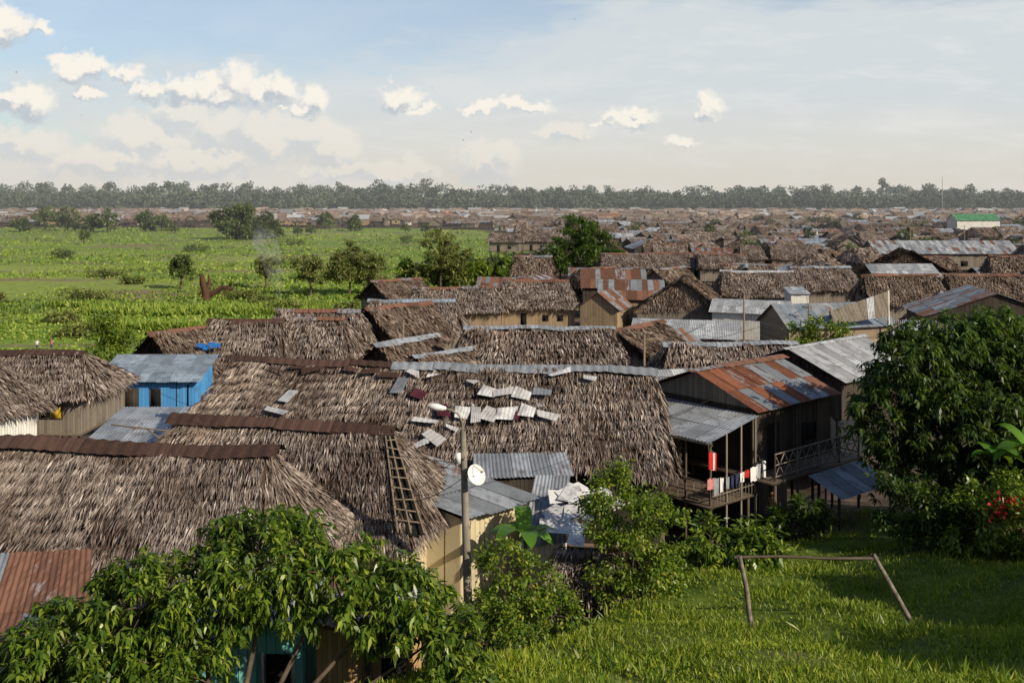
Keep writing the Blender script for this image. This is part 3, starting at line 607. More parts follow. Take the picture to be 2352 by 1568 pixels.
tree('papaya_tree',(8.0,36.5,G(8,36.5)),[(7.4,36.5,7.5,1.0,.7),(8.6,36.5,7.3,1.1,.7),(8.1,36.1,6.9,1.1,.6),(6.8,36.3,7.0,.8,.6),(9.3,36.3,6.9,.9,.6)],3600,.34,.11,'leaf_fore',.1,.7,.32,9)
tree('bush',(.2,29.5,G(.2,29.5)),[(-.3,29.5,9.0,.9,1.0),(.5,29.6,8.5,1.0,1.0),(.1,29,7.6,1.2,1.0),(1.2,29.4,7.7,.9,.9),(-.9,29,7.6,.9,1),(1.5,29.3,6.8,.8,.7)],9500,.15,.07,'leaf_bright',.07,.4,.28,12)
tree('bush',(11.8,41.5,G(11.8,41.5)),[(11.6,41.5,6.4,.8,.8),(12.4,41.5,6.9,.7,.9),(10.8,41.3,6.2,.7,.6)],2600,.3,.1,'leaf_dark',.06,.2,.32,8)
tree('bush',(.8,26.2,G(.8,26.2)),[(.7,26.2,8.0,.7,.6),(-.1,26,7.3,.9,.7),(-1.0,25.5,7.0,1.0,.8)],3500,.15,.07,'leaf_fore',.05,.4,.32,8)
whorl_tree('mango_tree',(18.6,42,G(18.6,42)),[(17.0,42,12.8,2.0,1.7),(19.4,42.5,13.6,2.1,1.6),(21.4,43,13.4,2.2,1.8),(15.9,42,10.8,1.8,1.7),(18.2,41,10.8,2.4,1.9),(20.6,41,11,2.3,2.0),(22.8,42,11.2,2.3,2.1),(16.6,41,8.8,1.9,1.5),(19.4,40.5,8.8,2.1,1.5),(21.6,40,8.8,2.1,1.6),(23.5,41,13.3,2.0,1.6)],8800,.34,.1,'leaf_dark',.3,7)
tree('broadleaf_tree',(21.3,39,G(21.3,39)),[(20.0,38.5,9.6,1.5,1.3),(21.6,38.5,10.8,1.6,1.3),(22.0,38,8.9,1.7,1.5),(20.2,38,8.0,1.4,1.1),(18.6,38.2,8.2,1.3,1.0)],13000,.24,.09,'leaf_fore',.2,.6,.28,14)
tree('bush',(15.0,37.5,G(15,37.5)),[(14.6,37.5,8.4,1.0,1.2),(15.8,37.2,8.2,1.2,1.1),(16.9,37,8.0,1.2,1.0),(15.2,36.8,7.4,1.2,.8)],7500,.2,.09,'leaf_dark',.08,.4,.32,9)
fl=tree('flowering_bush',(17.3,36,G(17.3,36)),[(17.0,36,9.0,1.0,.9),(18.1,36,9.3,1.1,1.0),(16.6,35.7,8.2,1.1,.9),(18.2,35.5,8.2,1.3,.9)],6500,.2,.09,'leaf_fore',.08,.4,.32,9)
mb=MB(); P=rng.normal(0,1,(90,3))*A(.45,.3,.28)+A(17.3,34.9,9.2); mb.blades(P,rng.normal(0,1,(90,3)),rng.normal(0,1,(90,3)),.14,.12,'flower_red'); obj('flowers',mb,parent=fl)
tree('shade_tree',(23,12.5,G(23,12.5)),[(19.4,13.9,16.4,1.5,1.2),(21.2,13.2,17.0,1.9,1.4),(23.2,14.5,17.0,2.0,1.5),(25.2,15.5,17.0,2.2,1.5),(24,12,18.2,2.2,1.6),(21,11.8,16.4,1.6,1.2)],13000,.4,.18,'leaf_dark',.3,.5,.32,14)
tree('shade_tree',(26,22,G(26,22)),[(23.4,22,15.0,1.7,1.4),(24.2,24.2,14.6,1.9,1.6),(26,22,16.0,2.4,2.0),(26,26,14.6,2.2,1.8),(25,19.5,15.4,1.8,1.5)],11000,.4,.18,'leaf_dark',.3,.5,.32,14)
def ftree(x,y,h,r,mat='leaf_field',n=2600,name='field_tree',lf=.55,tr=.25,lowf=.45):
    lb=[]
    K=7
    for i in range(K):
        a=2.4*i; q=(i/K)
        lb.append((x+math.cos(a)*r*.55*(1-q*.5),y+math.sin(a)*r*.5,h*(lowf+(1-lowf)*.8*q+U(-.04,.04)),r*U(.38,.55),h*(1-lowf)*U(.2,.3)))
    return tree(name,(x,y,G(x,y)),lb,n,lf,lf*.5,mat,tr,.25,.3,8)
tree('small_tree',(25.6,84,G(25.6,84)),[(24.4,84,8.2,1.5,1.2),(26.4,84,8.8,1.7,1.3),(27.8,83.6,7.8,1.2,1.1)],4200,.3,.16,'leaf_bright',.14,.4,.34,9)
tree('small_tree',(-48,119,0),[(-48.6,119,5.6,1.4,1.1),(-47.2,119,4.2,1.8,1.4),(-49.2,119,3.6,1.6,1.2),(-46,118.8,3.0,1.6,1.2),(-48,118.5,2.2,2,1.3)],3800,.35,.2,'leaf_bright',.15,.3,.34,9)
ftree(-72.5,218,8.2,3.0,'leaf_mid',3000); ftree(-54,218,7.6,2.8,n=1800); ftree(-41,202,9.0,4.0,n=3200); ftree(-33.5,205,11.8,5.6,n=6500,mat='leaf_field',lowf=.3); ftree(-29.5,206,9,4.4,n=3800,lowf=.3)
ftree(-16,223,14,5.2,n=5200,lowf=.35); ftree(-12,226,10,4.8,n=3800,lowf=.3)
ftree(17,243,15.8,8.6,'leaf_dark',10000,lf=.8,lowf=.28); ftree(11.5,240,11,5.5,'leaf_dark',4000,lf=.7,lowf=.25); ftree(23,243,12,5,'leaf_dark',3000,lf=.7,lowf=.25)
ftree(-133,480,18,15,'leaf_mid',9500,'large_tree',1.4,.8,.22); ftree(-120,485,13,8,'leaf_mid',3400,'large_tree',1.3,.5,.25)
for x,y,h,r in[(-268,600,15,10),(-250,590,11,6),(-238,585,15,7),(-212,600,11,7),(-292,590,9,7),(-300,640,16,9),(-225,610,13,6),(-95,600,10,5),(-120,640,12,6),(-330,600,9,6)]: ftree(x,y,h,r,'leaf_mid',1700,'field_tree',1.5,.4,.25)
for x,y in[(-112,520),(-107,530),(-60,560),(-47,540),(-185,430),(-190,560)]: ftree(x,y,U(4,7),3,'leaf_mid',350,'field_tree',1.0,.2,.4)
for i in range(10):
    x=-24+i*2.9; ftree(x,226+U(-3,3),U(5,7.5),2.8,random.choice(['leaf_field','leaf_bright','leaf_mid']),1300,'banana_grove',.8,.2,.15)
for x,y,r,h in[(-82,195,6,2.2),(-150,330,5,3),(-93,420,7,3),(-44,440,5,3.5),(-88,232,3,1.5),(-60,205,5,1.6),(-52,196,4,1.6),(-103,252,6,2),(-70,300,6,2.5),(-40,260,5,2),(-120,370,7,3),(-62,143,4,2),(-72,160,3.5,1.8),(-45,180,4,2.2),(-38,172,4,2.4),(-28,168,3,2.6),(-98,190,3,1.6)]:
    tree('bush',(x,y,0),[(x+U(-r,r)*.6,y+U(-1,1),h*.45,r*.5,h*.5) for _ in range(5)],900,.6,.3,'leaf_mid' if y>300 else 'leaf_field',.1,.1,.35,6)
for i in range(34):
    y_=U(200,680); x_=U(max(float(vill_left(y_))+4,20),.54*y_); ftree(x_,y_,U(7,11),U(2.5,4),'leaf_mid',420,'village_tree',1.0,.2,.4)
mb=MB(); b=A(-60,195,0)
mb.tube([b-A(0,0,.5),b+A(.1,0,1.6),b+A(-.5,0,3.2),b+A(-.9,0,5.2)],[1.1,.8,.7,.35],'bark_dead',6)
mb.tube([b+A(.2,0,2.2),b+A(.8,0,3.6),b+A(.5,0,5)],[.5,.35,.15],'bark_dead',6)
mb.tube([b+A(0,0,.6),b+A(1.8,0,1.6),b+A(3.4,0,2.6),b+A(5.2,0,2.2),b+A(5.6,0,3.2)],[.6,.45,.4,.3,.15],'bark_dead',6)
mb.tube([b+A(3.6,0,2.4),b+A(4.2,0,1.2)],[.25,.1],'bark_dead',5); mb.tube([b+A(-.6,0,4.2),b+A(-1.6,0,5.2)],[.25,.08],'bark_dead',5)
obj('dead_tree_stump',mb)
def banana(name,x,y,h,n,L,z0=None):
    mb=MB(); g=G(x,y) if z0 is None else z0; mb.tube([A(x,y,g-.2),A(x+.05,y,g+h*.5),A(x,y,g+h)],[.13,.1,.06],'banana_stem',6)
    for i in range(n):
        a=i*2.4+U(-.3,.3); k=8; up_=U(.9,2.2); dirh=A(math.cos(a),math.sin(a),0); sd=A(-math.sin(a),math.cos(a),0); V=[]
        l=L*U(.75,1.1)
        for j in range(k+1):
            t=j/k; c=A(x,y,g+h-.1)+dirh*l*t*.75+A(0,0,l*(up_*.5*t-.75*t*t)); w=.3*math.sin(math.pi*min(1,.08+t*.92))**.6*l/2
            V+= [c-sd*w+A(0,0,.12*w+U(-.02,.02)),c,c+sd*w+A(0,0,.12*w)]
        F=[[j*3+q,j*3+q+1,j*3+q+4,j*3+q+3] for j in range(k) for q in(0,1)]
        mb.add(V,F,'banana_leaf')
    obj(name,mb)
banana('banana_plant',.45,34.2,3.6,8,1.9); banana('banana_plant',17.9,36.9,3.2,9,1.7); banana('banana_plant',19.0,36.6,3.4,8,2.1)
def tufts(name,x,y,h,w,mat,nb=3,spread=.3):
    mb=MB(); N=len(x); z=hz(x,y)
    for k in range(nb):
        P=np.stack([x+U(-spread,spread,N),y+U(-spread,spread,N),z-.02],1)
        D=np.stack([rng.normal(0,.45,N),rng.normal(0,.45,N),np.ones(N)],1); Nn=np.stack([rng.normal(0,1,N),rng.normal(0,1,N),rng.normal(0,.3,N)],1)
        mb.blades(P,D,Nn,h*U(.5,1.2,N),w*U(.6,1.4,N),mat,.1,.1,.5)
    return obj(name,mb)
def vnoise(x,y,s):
    r_=np.random.default_rng(int(s*1000)).uniform(0,1,(64,64)); a=(x*s)%63; b=(y*s*1.6+x*s*.25)%63; i=a.astype(int); j=b.astype(int); fa=a-i; fb=b-j; fa=fa*fa*(3-2*fa); fb=fb*fb*(3-2*fb)
    return (r_[i,j]*(1-fa)+r_[i+1,j]*fa)*(1-fb)+(r_[i,j+1]*(1-fa)+r_[i+1,j+1]*fa)*fb
N=60000; yy=1/U(1/680,1/103,N); xx=U(-.56,1,N)*yy
k=xx<vill_left(yy)-3; xx,yy=xx[k],yy[k]
pat=vnoise(xx+2000,yy,.02)+.6*vnoise(xx+2000,yy,.07)+.4*vnoise(xx+2000,yy,.19)+rng.normal(0,.12,len(xx)); k=pat>.85
tufts('field_crops',xx[k],yy[k],(.3+yy[k]*.0012)*(.3+.7*pat[k]),.22+yy[k]*.0012,'crop',3,.8)
N=18000; yy=1/U(1/640,1/120,N); xx=U(-.56,1,N)*yy; k=(xx<vill_left(yy)-3); xx,yy=xx[k],yy[k]; k=vnoise(xx+2000,yy,.031)+.5*vnoise(xx+2000,yy,.11)>.9; tufts('field_weeds',xx[k],yy[k],.8+yy[k]*.001,.4+yy[k]*.001,'crop_dark',3,.9)
N=6000; yy=U(168,182,N); yy=np.where(U(0,1,N)<.4,U(148,152,N),yy); xx=U(-95,-24,N); k=(xx<vill_left(yy)-2)&(vnoise(xx+500,yy,.05)>.4); tufts('maize_rows',xx[k],yy[k],1.9,.28,'crop',4,.5)
N=95000; yy=1/U(1/46,1/13.5,N); xx=-8+U(0,1,N)*(.56*yy+12); s=xx-.56*(yy-24); pt=np.sin(xx*1.3+yy*.7)+np.sin(yy*1.9-xx)+rng.normal(0,.5,N)
k=(s>-1.9)&((yy<41)|(xx>14))&(pt>-1.5); tufts('hillside_grass',xx[k],yy[k],.17+.12*np.clip(pt[k],0,2),.02+yy[k]*.0005,'grass',2,.12)
N=2200; yy=1/U(1/44,1/15,N); xx=-8+U(0,1,N)*(.56*yy+12); k=(xx-.56*(yy-24)>-2.2)&(np.sin(xx*.8)+np.sin(yy*.9+xx*.3)>.9); tufts('tall_weeds',xx[k],yy[k],.5,.05,'leaf_bright',7,.15)
N=5000; tt=U(0,1,N); yy=22+tt*20; xx=.56*(yy-24)+U(-3.2,-1.3,N); tufts('slope_undergrowth',xx,yy,.6,.12,'leaf_dark',3,.3)
# distant treeline
mb=MB()
def canopy(x,y,h,r,m,n,lf):
    K=4
    for i in range(K):
        c=A(x+U(-r,r)*.6,y+U(-4,4),h*U(.72,.93)); d=nrm(rng.normal(0,1,(n//K,3))); q=d*A(r*.6,r*.5,r*.36)*U(.5,1.0,(n//K,1))
        mb.blades(c+q,d+rng.normal(0,.7,d.shape),rng.normal(0,.6,d.shape)+A(0,0,1),lf*U(.6,1.3,n//K),lf*.75,m,.1,.1)
    mb.tube([A(x,y,0),A(x,y,h*.8)],[.5,.3],'bark',4)
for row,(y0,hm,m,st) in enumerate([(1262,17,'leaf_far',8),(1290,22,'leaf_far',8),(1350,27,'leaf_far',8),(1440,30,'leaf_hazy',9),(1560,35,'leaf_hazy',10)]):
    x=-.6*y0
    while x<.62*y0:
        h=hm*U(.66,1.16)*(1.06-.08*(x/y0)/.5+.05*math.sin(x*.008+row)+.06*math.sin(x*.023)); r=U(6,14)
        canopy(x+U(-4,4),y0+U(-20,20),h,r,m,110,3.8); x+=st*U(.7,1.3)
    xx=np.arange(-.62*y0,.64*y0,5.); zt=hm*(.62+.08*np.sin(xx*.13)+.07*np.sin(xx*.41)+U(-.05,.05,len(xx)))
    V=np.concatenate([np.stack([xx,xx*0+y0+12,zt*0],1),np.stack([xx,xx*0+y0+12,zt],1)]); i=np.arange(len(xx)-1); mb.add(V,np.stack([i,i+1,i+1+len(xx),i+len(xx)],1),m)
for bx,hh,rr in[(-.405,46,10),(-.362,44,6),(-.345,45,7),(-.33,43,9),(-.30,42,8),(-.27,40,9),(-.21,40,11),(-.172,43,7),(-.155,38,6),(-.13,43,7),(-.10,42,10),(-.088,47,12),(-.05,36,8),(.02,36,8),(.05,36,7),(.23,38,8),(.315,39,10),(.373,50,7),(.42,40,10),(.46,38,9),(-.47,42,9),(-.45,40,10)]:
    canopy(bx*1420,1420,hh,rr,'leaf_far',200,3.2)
obj('distant_treeline',mb)
# aerial haze over the floodplain : a real participating medium
def volmat(name,dens,colr,noise=False):
    hm=bpy.data.materials.new(name); hm.use_nodes=True; t=NT(hm.node_tree); vs=t.n('ShaderNodeVolumeScatter'); vs.inputs['Color'].default_value=colr; vs.inputs['Density'].default_value=dens; vs.inputs['Anisotropy'].default_value=0.
    if noise:
        o_=t.n('ShaderNodeTexCoord').outputs['Object']; n_=t.noise(o_,.35,3,.6,.8); t.l(t.math('MULTIPLY',t.ss(n_.outputs[0],.4,.7),dens),vs.inputs['Density'])
    o=t.n('ShaderNodeOutputMaterial'); t.l(vs.outputs[0],o.inputs['Volume']); MI[name]=len(MATS); MATS.append(hm)
volmat('haze',.00021,(.88,.94,1,1))
mb=MB(); mb.box((0,1080,34.),(2600,1700,72),'haze'); obj('haze',mb)
volmat('smoke',.12,(.9,.93,1,1),True)
mb=MB(); mb.tube([A(0,0,.2),A(.3,0,1.2),A(.2,0,4),A(-.8,0,8),A(-2.2,0,12),A(-4,0,16)],[.05,.8,1.5,2.1,2.8,.2],'smoke',6); obj('smoke_plume',mb,(-44.5,188,0))

# ------------------------------------------------------------------ street lamp, dish, wires
e=empty('street_lamp',(-1.25,30,G(-1.25,30))); O=A(*e.location)
mb=MB(); mb.tube([A(-1.22,30,4)-O,A(-1.36,30,9)-O,A(-1.48,30,13.0)-O],[.16,.13,.09],'concrete',10); obj('pole',mb,parent=e)
mb=MB(); mb.tube([A(-1.48,30,12.7)-O,A(-1.5,30,13.25)-O,A(-1.62,30,13.5)-O,A(-1.85,30,13.62)-O,A(-2.05,30,13.66)-O],.035,'concrete',6); mb.tube([A(-1.42,29.85,12.2)-O,A(-1.62,29.9,12.2)-O],.05,'concrete',6); obj('arm',mb,parent=e)
mb=MB(); mb.tube([A(-1.98,30,13.66)-O,A(-2.08,30,13.67)-O,A(-2.25,30,13.7)-O,A(-2.42,30,13.73)-O,A(-2.5,30,13.74)-O],[.05,.08,.11,.10,.03],'white_paint',10); obj('lamp_head',mb,parent=e)
mb=MB(); mb.box((-1.62+1.25,29.9-30,12.2-O[2]),(.16,.14,.3),'white_paint'); obj('meter_box',mb,parent=e)
mb=MB(); ax=nrm(A(.55,-.6,.45)); a_=nrm(np.cross(ax,A(0,0,1)));b_=np.cross(ax,a_); V=[];k=16
for i,rr in enumerate([.02,.12,.22,.32]):
    for j in range(k): t_=2*math.pi*j/k; V.append(A(.12,-.25,0)+A(0,0,11.7-O[2])+rr*(a_*math.cos(t_)+b_*math.sin(t_))+ax*rr*rr*1.3)
mb.add(V,[[i*k+j,i*k+(j+1)%k,(i+1)*k+(j+1)%k,(i+1)*k+j] for i in range(3) for j in range(k)],'white_paint')
c=A(.12,-.25,11.7-O[2]); mb.tube([c-b_*.3+ax*.1,c+ax*.4],.012,'concrete',4); mb.tube([c+ax*.36,c+ax*.44],.03,'concrete',6); mb.tube([c,A(-.15,0,11.6-O[2])],.025,'concrete',5)
obj('satellite_dish',mb,parent=e)
def wire(p,q,sag,nm='power_cable',r=.012):
    mb=MB(); p,q=A(*p),A(*q); mb.tube([p+(q-p)*t_-A(0,0,4*sag*t_*(1-t_)) for t_ in np.linspace(0,1,14)],r,'wire',4); obj(nm,mb)
wire((-1.5,30,12.3),(-7.5,27.6,9.6),.5); wire((-1.5,30,12.4),(9.2,45,11.0),.5); wire((-1.45,30,12.0),(-20,55,9.5),.6); wire((-1.45,30,11.6),(-3.8,34,9.6),.2)
wire((-1.45,30,10.6),(-1.4,33.9,9.0),.5)
def pole(x,y,h,arm=True):
    mb=MB(); mb.tube([A(0,0,-.3),A(0,0,h)],[.14,.09],'pole_wood',6)
    if arm: mb.box((0,0,h-.4),(1.4,.09,.09),'pole_wood')
    obj('utility_pole',mb,(x,y,G(x,y)),U(-.3,.3))
for x,y,h in[(10.5,79,8.6),(27.5,118,8.5),(52,168,9),(-10.8,99,7.8),(31,104,9),(60,210,10),(90,250,10),(120,300,10),(40,300,10),(160,400,11),(80,420,11),(220,500,11),(20,360,11),(100,360,11),(150,330,11),(60,520,12),(130,560,12)]: pole(x,y,h)
for a,b in[((10.5,79,8.3),(27.5,118,8.2)),((27.5,118,8.2),(52,168,8.7)),((31,104,8.7),(60,210,9.6)),((10.5,79,8.2),(31,104,8.6))]: wire(a,b,.8,'power_cable',.02)
def goal(pts,r,nm='wooden_goal_frame'):
    mb=MB(); [mb.tube([A(*p),A(*p)*.7+A(*q)*.3+A(U(-.04,.04),0,U(-.03,.03)),A(*p)*.35+A(*q)*.65+A(U(-.04,.04),0,U(-.03,.03)),A(*q)],[r*1.2,r*1.05,r,r*.85],'weathered_pole',8) for p,q in pts]; obj(nm,mb)
goal([((6.8,28,G(6.8,28)-.3),(6.4,28,9.95)),((11.5,28,G(11.5,28)-.3),(10.15,28,10.0))],.07)
mb=MB(); mb.tube([A(6.25,28,9.9),A(7.5,28,9.93),A(9.0,28,9.87),A(10.3,28,9.88)],[.045,.04,.038,.045],'stilt',6); obj('crossbar',mb,parent=bpy.data.objects['wooden_goal_frame'])
goal([((-142.6,289,0),(-142.6,289,2.2)),((-139.8,289,0),(-139.8,289,2.2)),((-142.7,289,2.2),(-139.7,289,2.2))],.12)
mb=MB(); 
for dx in(0,.5): mb.tube([A(-28.6+dx,61.4,3.2),A(-28.9+dx,62.6,5.1)],.04,'pole_wood',4)
for i in range(6): t_=i/6+.1; p=A(-28.6,61.4,3.2)*(1-t_)+A(-28.9,62.6,5.1)*t_; mb.tube([p,p+A(.5,0,0)],.03,'pole_wood',4)
obj('ladder',mb)
mb=MB(); mb.tube([A(-17.5,43.5,10.1),A(-12.2,41,10.2)],.035,'pole_wood',4); mb.tube([A(-15.6,42.6,10.1),A(-14.3,42.2,9.4)],.03,'pole_wood',4); mb.tube([A(-14.3,42,4.0),A(-14.3,42,10.1)],.05,'pole_wood',4); obj('wooden_rail',mb)
mb=MB()
for k in range(9): 
    c=A(-26.6+U(-.8,.8),87.2+U(-.5,.5),6.9+U(-.2,.3)); a=nrm(A(1,U(-.4,.4),U(-.3,.3)))*.3;b=nrm(A(U(-.3,.3),.8,.6))*.22; mb.quad(c-a-b,c+a-b,c+a+b,c-a+b,'blue_tarp')
obj('blue_tarpaulin',mb)
mb=MB()
for k in range(12):
    c=A(-1.0+U(-.7,.9),28.7+U(-.4,.4),7.6+U(-.3,.3)); a=nrm(rng.normal(0,1,3))*.2;b=nrm(rng.normal(0,1,3))*.18; mb.quad(c-a-b,c+a-b,c+a+b,c-a+b,random.choice(['blue_tarp','white_cloth','white_panel']))
obj('plastic_sheeting',mb)
mb=MB(); mb.tube([A(536,1240,0),A(536,1240,47)],[.5,.25],'mast',4); [mb.box((536,1240,z),(2.0,.3,.3),'mast') for z in(20,30,40)]; obj('radio_mast',mb)
for u_,w_,dd in[(.0-.049,.058,330),(-.041,.066,350),(-.08,.11,320),(-.433,.083,340),(-.49,.18,320),(-.498,.126,330),(.063,.179,380)]:
    mb=MB(); mb.tube([A(-.3,0,0),A(-.1,0,.02),A(.15,0,.02),A(.3,0,.05)],[.02,.07,.07,.02],'wire',5); mb.quad(A(-.1,0,.03),A(.1,0,.03),A(.0,.5,.25),A(-.12,.5,.25),'wire'); mb.quad(A(-.1,0,.03),A(.1,0,.03),A(.0,-.5,.25),A(-.12,-.5,.25),'wire')
    mb.quad(A(-.3,0,0),A(-.28,.0,0),A(-.45,.08,0),A(-.45,-.08,0),'wire')
    obj('bird',mb,(u_*dd,dd,20+w_*dd),U(0,6))
def person(x,y,z,rz,shirt,legs,h=1.65,pose=0):
    J={'pel':(0,0,.93,.13),'wa':(0,0,1.08,.115),'ch':(0,-.01,1.3,.15),'ne':(0,0,1.46,.055),'h0':(0,-.01,1.54,.075),'h1':(0,-.015,1.64,.1),'h2':(0,-.01,1.73,.07)}
    for s,n in((-1,'l'),(1,'r')):
        f=.12*s*pose
        J[n+'hp']=(.1*s,0,.88,.095); J[n+'kn']=(.11*s,-.02-f,.49,.062); J[n+'an']=(.11*s,.02-f*1.6,.08,.042); J[n+'to']=(.13*s,-.14-f*1.6,.03,.035)
        J[n+'sh']=(.19*s,0,1.39,.06); J[n+'el']=(.25*s,.03+f*.5,1.1,.045); J[n+'wr']=(.26*s,-.08+f,.87,.03); J[n+'pa']=(.26*s,-.11+f,.80,.035)
        for q in range(4): J[n+'f%d'%q]=(.245*s+(-.028+.019*q)*1,-.14+f,.725+.006*abs(q-1),.009)
        J[n+'th']=(.225*s,-.16+f,.80,.011)
    names=list(J); E=[('pel','wa'),('wa','ch'),('ch','ne'),('ne','h0'),('h0','h1'),('h1','h2')]
    for n in'lr': E+=[('pel',n+'hp'),(n+'hp',n+'kn'),(n+'kn',n+'an'),(n+'an',n+'to'),('ch',n+'sh'),(n+'sh',n+'el'),(n+'el',n+'wr'),(n+'wr',n+'pa'),(n+'pa',n+'th')]+[(n+'pa',n+'f%d'%q) for q in range(4)]
    me=bpy.data.meshes.new('t'); me.from_pydata([J[k][:3] for k in names],[(names.index(a),names.index(b)) for a,b in E],[])
    o=bpy.data.objects.new('t',me); COL.objects.link(o); o.modifiers.new('s','SKIN'); sb=o.modifiers.new('u','SUBSURF'); sb.levels=2
    for i,k in enumerate(names): me.skin_vertices[0].data[i].radius=(J[k][3],)*2; me.skin_vertices[0].data[i].use_root=(k=='pel')
    dg=bpy.context.evaluated_depsgraph_get(); nm=bpy.data.meshes.new_from_object(o.evaluated_get(dg)); bpy.data.objects.remove(o)
    for m in(shirt,legs,'skin','hair'): nm.materials.append(MATS[MI[m]])
    for p in nm.polygons:
        c=p.center; p.use_smooth=True
        if c.z>1.47: p.material_index=3 if (c.z>1.7 or c.y>.03) else 2
        elif abs(c.x)>.21 and c.z<1.2: p.material_index=2
        elif c.z>.95: p.material_index=0
        elif c.z>.4: p.material_index=1
        else: p.material_index=2
    q=bpy.data.objects.new('person',nm); COL.objects.link(q); q.location=(x,y,z); q.rotation_euler=(0,0,rz); q.scale=(h/1.77,)*3
    mb=MB()
    for s in(-1,1): mb.box((.035*s,-.105,1.655),(.022,.012,.012),'hair'); mb.tube([A(.1*s,0,1.67),A(.105*s,.01,1.63)],[.02,.012],'skin',5)
    mb.tube([A(0,-.105,1.66),A(0,-.13,1.625),A(0,-.105,1.615)],[.008,.016,.01],'skin',5); mb.box((0,-.1,1.585),(.045,.012,.009),'red_cloth')
    obj('face',mb,parent=q)
person(-62,130,0,.3,'shirt_white','trousers',1.65,1); person(-60.4,130.6,0,-.4,'shirt_pink','trousers',1.6,0)
px,py=11.4,43.6; person(px,py,G(px,py),-.9,'shirt_tan','trousers',1.65,.4)

# ------------------------------------------------------------------ world, sun, camera
to_sun=Vector((.66,-.54,.49)).normalized()
w=bpy.data.worlds.new('World'); scene.world=w; w.use_nodes=True; t=NT(w.node_tree)
ST=.1
sky=t.n('ShaderNodeTexSky',sky_type='NISHITA'); sky.sun_disc=False; sky.sun_elevation=math.asin(to_sun.z); sky.sun_rotation=math.atan2(to_sun.x,to_sun.y)
sky.dust_density=1.5; sky.air_density=1.; sky.ozone_density=1.5
tc=t.n('ShaderNodeTexCoord').outputs['Generated']; sp=t.n('ShaderNodeSeparateXYZ'); t.l(tc,sp.inputs[0]); dx,dy,dz=sp.outputs
yc=t.math('MAXIMUM',dy,.08); px=t.math('DIVIDE',dx,yc); pz=t.math('DIVIDE',t.math('MAXIMUM',dz,0.),yc)
cb=t.n('ShaderNodeCombineXYZ'); t.l(px,cb.inputs[0]); t.l(pz,cb.inputs[1]); p=cb.outputs[0]
fwd=t.ss(dy,.05,.5)
mpn=t.n('ShaderNodeMapping'); t.l(p,mpn.inputs[0]); mpn.inputs['Scale'].default_value=(1.6,7.,1); mpn.inputs['Rotation'].default_value=(0,0,-.1)
nv=t.noise(mpn.outputs[0],1.6,7,.55,.6).outputs[0]
nf=t.noise(mpn.outputs[0],7,6,.65,.3).outputs[0]
e1=t.math('ADD',t.math('MULTIPLY',pz,9.),t.math('MULTIPLY',px,-1.3)); e1=t.math('ADD',e1,t.math('MULTIPLY',t.math('SUBTRACT',nv,.5),3.2)); e1=t.math('ADD',e1,t.math('MULTIPLY',t.math('SUBTRACT',nf,.5),.9))
clear=t.ss(e1,1.15,1.7)
veil=t.math('SUBTRACT',.95,t.math('MULTIPLY',clear,.55))
veil=t.math('MULTIPLY',veil,t.ss(dz,.6,.25,.12,1.)); veil=t.math('MULTIPLY',veil,t.ss(dy,-.1,.7,.08,1.))
vc=t.mix(t.ss(pz,.0,.12),(7.8,7.4,6.5,1),(6.7,7.2,7.4,1)); vc=t.mix(t.ss(nf,.45,.75,0,.5),vc,(8.6,8.5,8.3,1))
vc=t.mix(t.ss(nv,.46,.64,0,.6),vc,(8.5,8.3,7.9,1))
skm=t.mix(t.ss(dy,.2,.8),(.8,.8,.85,1),(1.15,1.25,1.35,1)); skc=t.mix(1.,sky.outputs[0],skm,'MULTIPLY')
col=t.mix(veil,skc,vc)
nd=t.noise(p,24,5,.6); off=t.vmath('MULTIPLY',t.vmath('SUBTRACT',nd.outputs['Color'],(.5,.5,.5)),(.055,.045,0)); pd=t.vmath('ADD',p,off)
nd2=t.noise(p,70,6,.65); pd=t.vmath('ADD',pd,t.vmath('MULTIPLY',t.vmath('SUBTRACT',nd2.outputs['Color'],(.5,.5,.5)),(.026,.024,0)))
bl=[(170,155,62,36),(215,150,62,36),(190,208,52,24),(290,172,52,26),(350,215,64,32),(420,200,64,44),(475,205,64,48),(545,195,56,66),(520,225,74,38),(590,215,54,52),(640,200,48,46),(720,225,46,46),(690,245,34,24),(640,242,24,16),(925,220,62,32),(15,60,70,52),(60,235,74,42),(25,215,48,28),(1210,243,78,21),(1100,250,54,16),(1625,240,46,36),(1460,277,74,25),(1400,270,34,17),(1560,328,46,17),(960,248,46,14),(85,70,48,24)]
bf=[(290,320,75,75),(360,330,95,75),(420,262,74,48),(500,310,85,65),(600,320,95,80),(700,310,95,65),(770,340,75,55),(1120,375,95,65),(60,330,125,55),(240,370,225,50),(850,390,225,34),(450,375,265,44),(1300,300,95,34),(1150,355,55,44)]
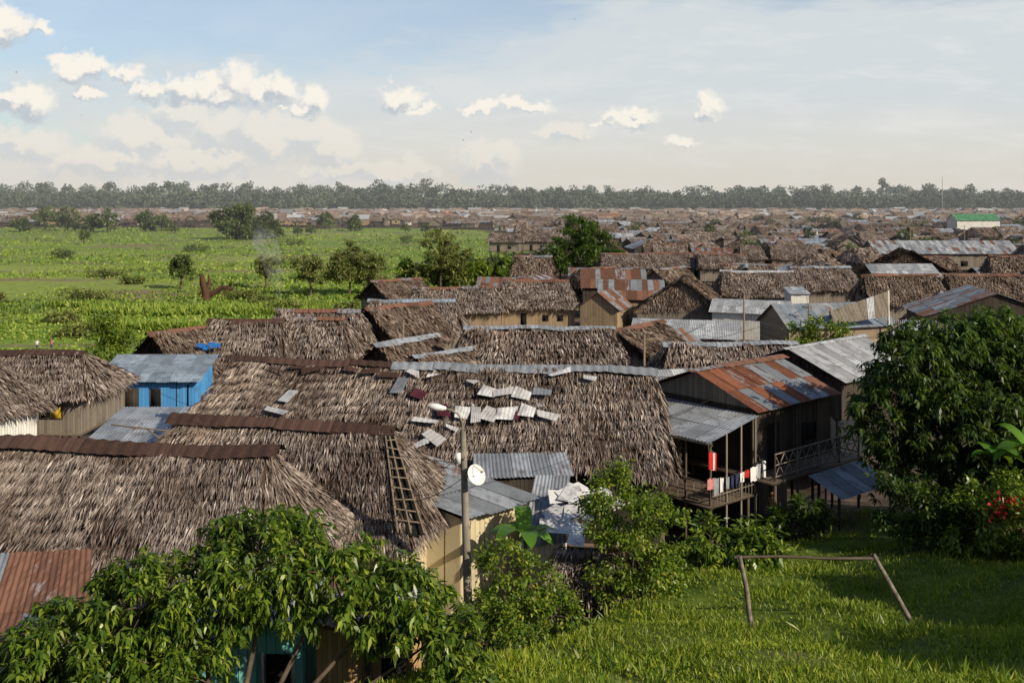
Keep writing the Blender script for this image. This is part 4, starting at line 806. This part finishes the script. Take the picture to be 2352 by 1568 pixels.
def field_(pp,bl):
    f=None
    for u_,v_,a_,b_ in bl:
        c=((u_-1176)/2287,(455-v_)/2287,0); d=t.vmath('MULTIPLY',t.vmath('SUBTRACT',pp,c),(2287/a_,2287/b_,0)); q=t.math('SUBTRACT',1.,t.vmath('LENGTH',d))
        f=q if f is None else t.math('MAXIMUM',f,q)
    return f
ofs=(.005,.010,0)
f1=field_(pd,bl); f2=field_(t.vmath('ADD',pd,ofs),bl)
er=t.math('MULTIPLY',t.math('SUBTRACT',nd2.outputs[0],.5),1.)
m1=t.math('MULTIPLY',t.ss(t.math('ADD',f1,er),-.04,.55),fwd)
sh=t.ss(t.math('ADD',t.math('SUBTRACT',f2,f1),t.math('MULTIPLY',er,-.6)),-.3,.34)
cc_=t.mix(sh,(9.6,9.1,8.2,1),(5.3,5.8,6.3,1))
g1=field_(pd,bf); g2=field_(t.vmath('ADD',pd,ofs),bf)
mf=t.math('MULTIPLY',t.ss(t.math('ADD',g1,er),-.02,.45,0,.7),fwd); cf=t.mix(t.ss(t.math('ADD',t.math('SUBTRACT',g2,g1),t.math('MULTIPLY',er,-.4)),-.2,.2),(8.9,8.4,7.5,1),(6.2,6.6,6.9,1))
col=t.mix(mf,col,cf); col=t.mix(m1,col,cc_)
bg=t.n('ShaderNodeBackground'); t.l(col,bg.inputs[0]); bg.inputs[1].default_value=ST; t.out(bg.outputs[0],'ShaderNodeOutputWorld')
sl_=bpy.data.lights.new('sun','SUN'); sl_.energy=5.; sl_.angle=math.radians(.5); sl_.color=(1.,.88,.69); so=bpy.data.objects.new('sun',sl_); COL.objects.link(so); so.rotation_euler=to_sun.to_track_quat('Z','Y').to_euler(); so.location=(40,-20,60)
cd=bpy.data.cameras.new('camera'); cd.lens=35; cd.sensor_width=36; cd.shift_y=-.14; cd.clip_end=20000; cd.clip_start=.1; co=bpy.data.objects.new('camera',cd); COL.objects.link(co); co.location=(0,0,20); co.rotation_euler=(math.radians(90),0,0); scene.camera=co
scene.view_settings.view_transform='Standard'; scene.view_settings.look='None'; scene.view_settings.exposure=0
print('houses',cnt)
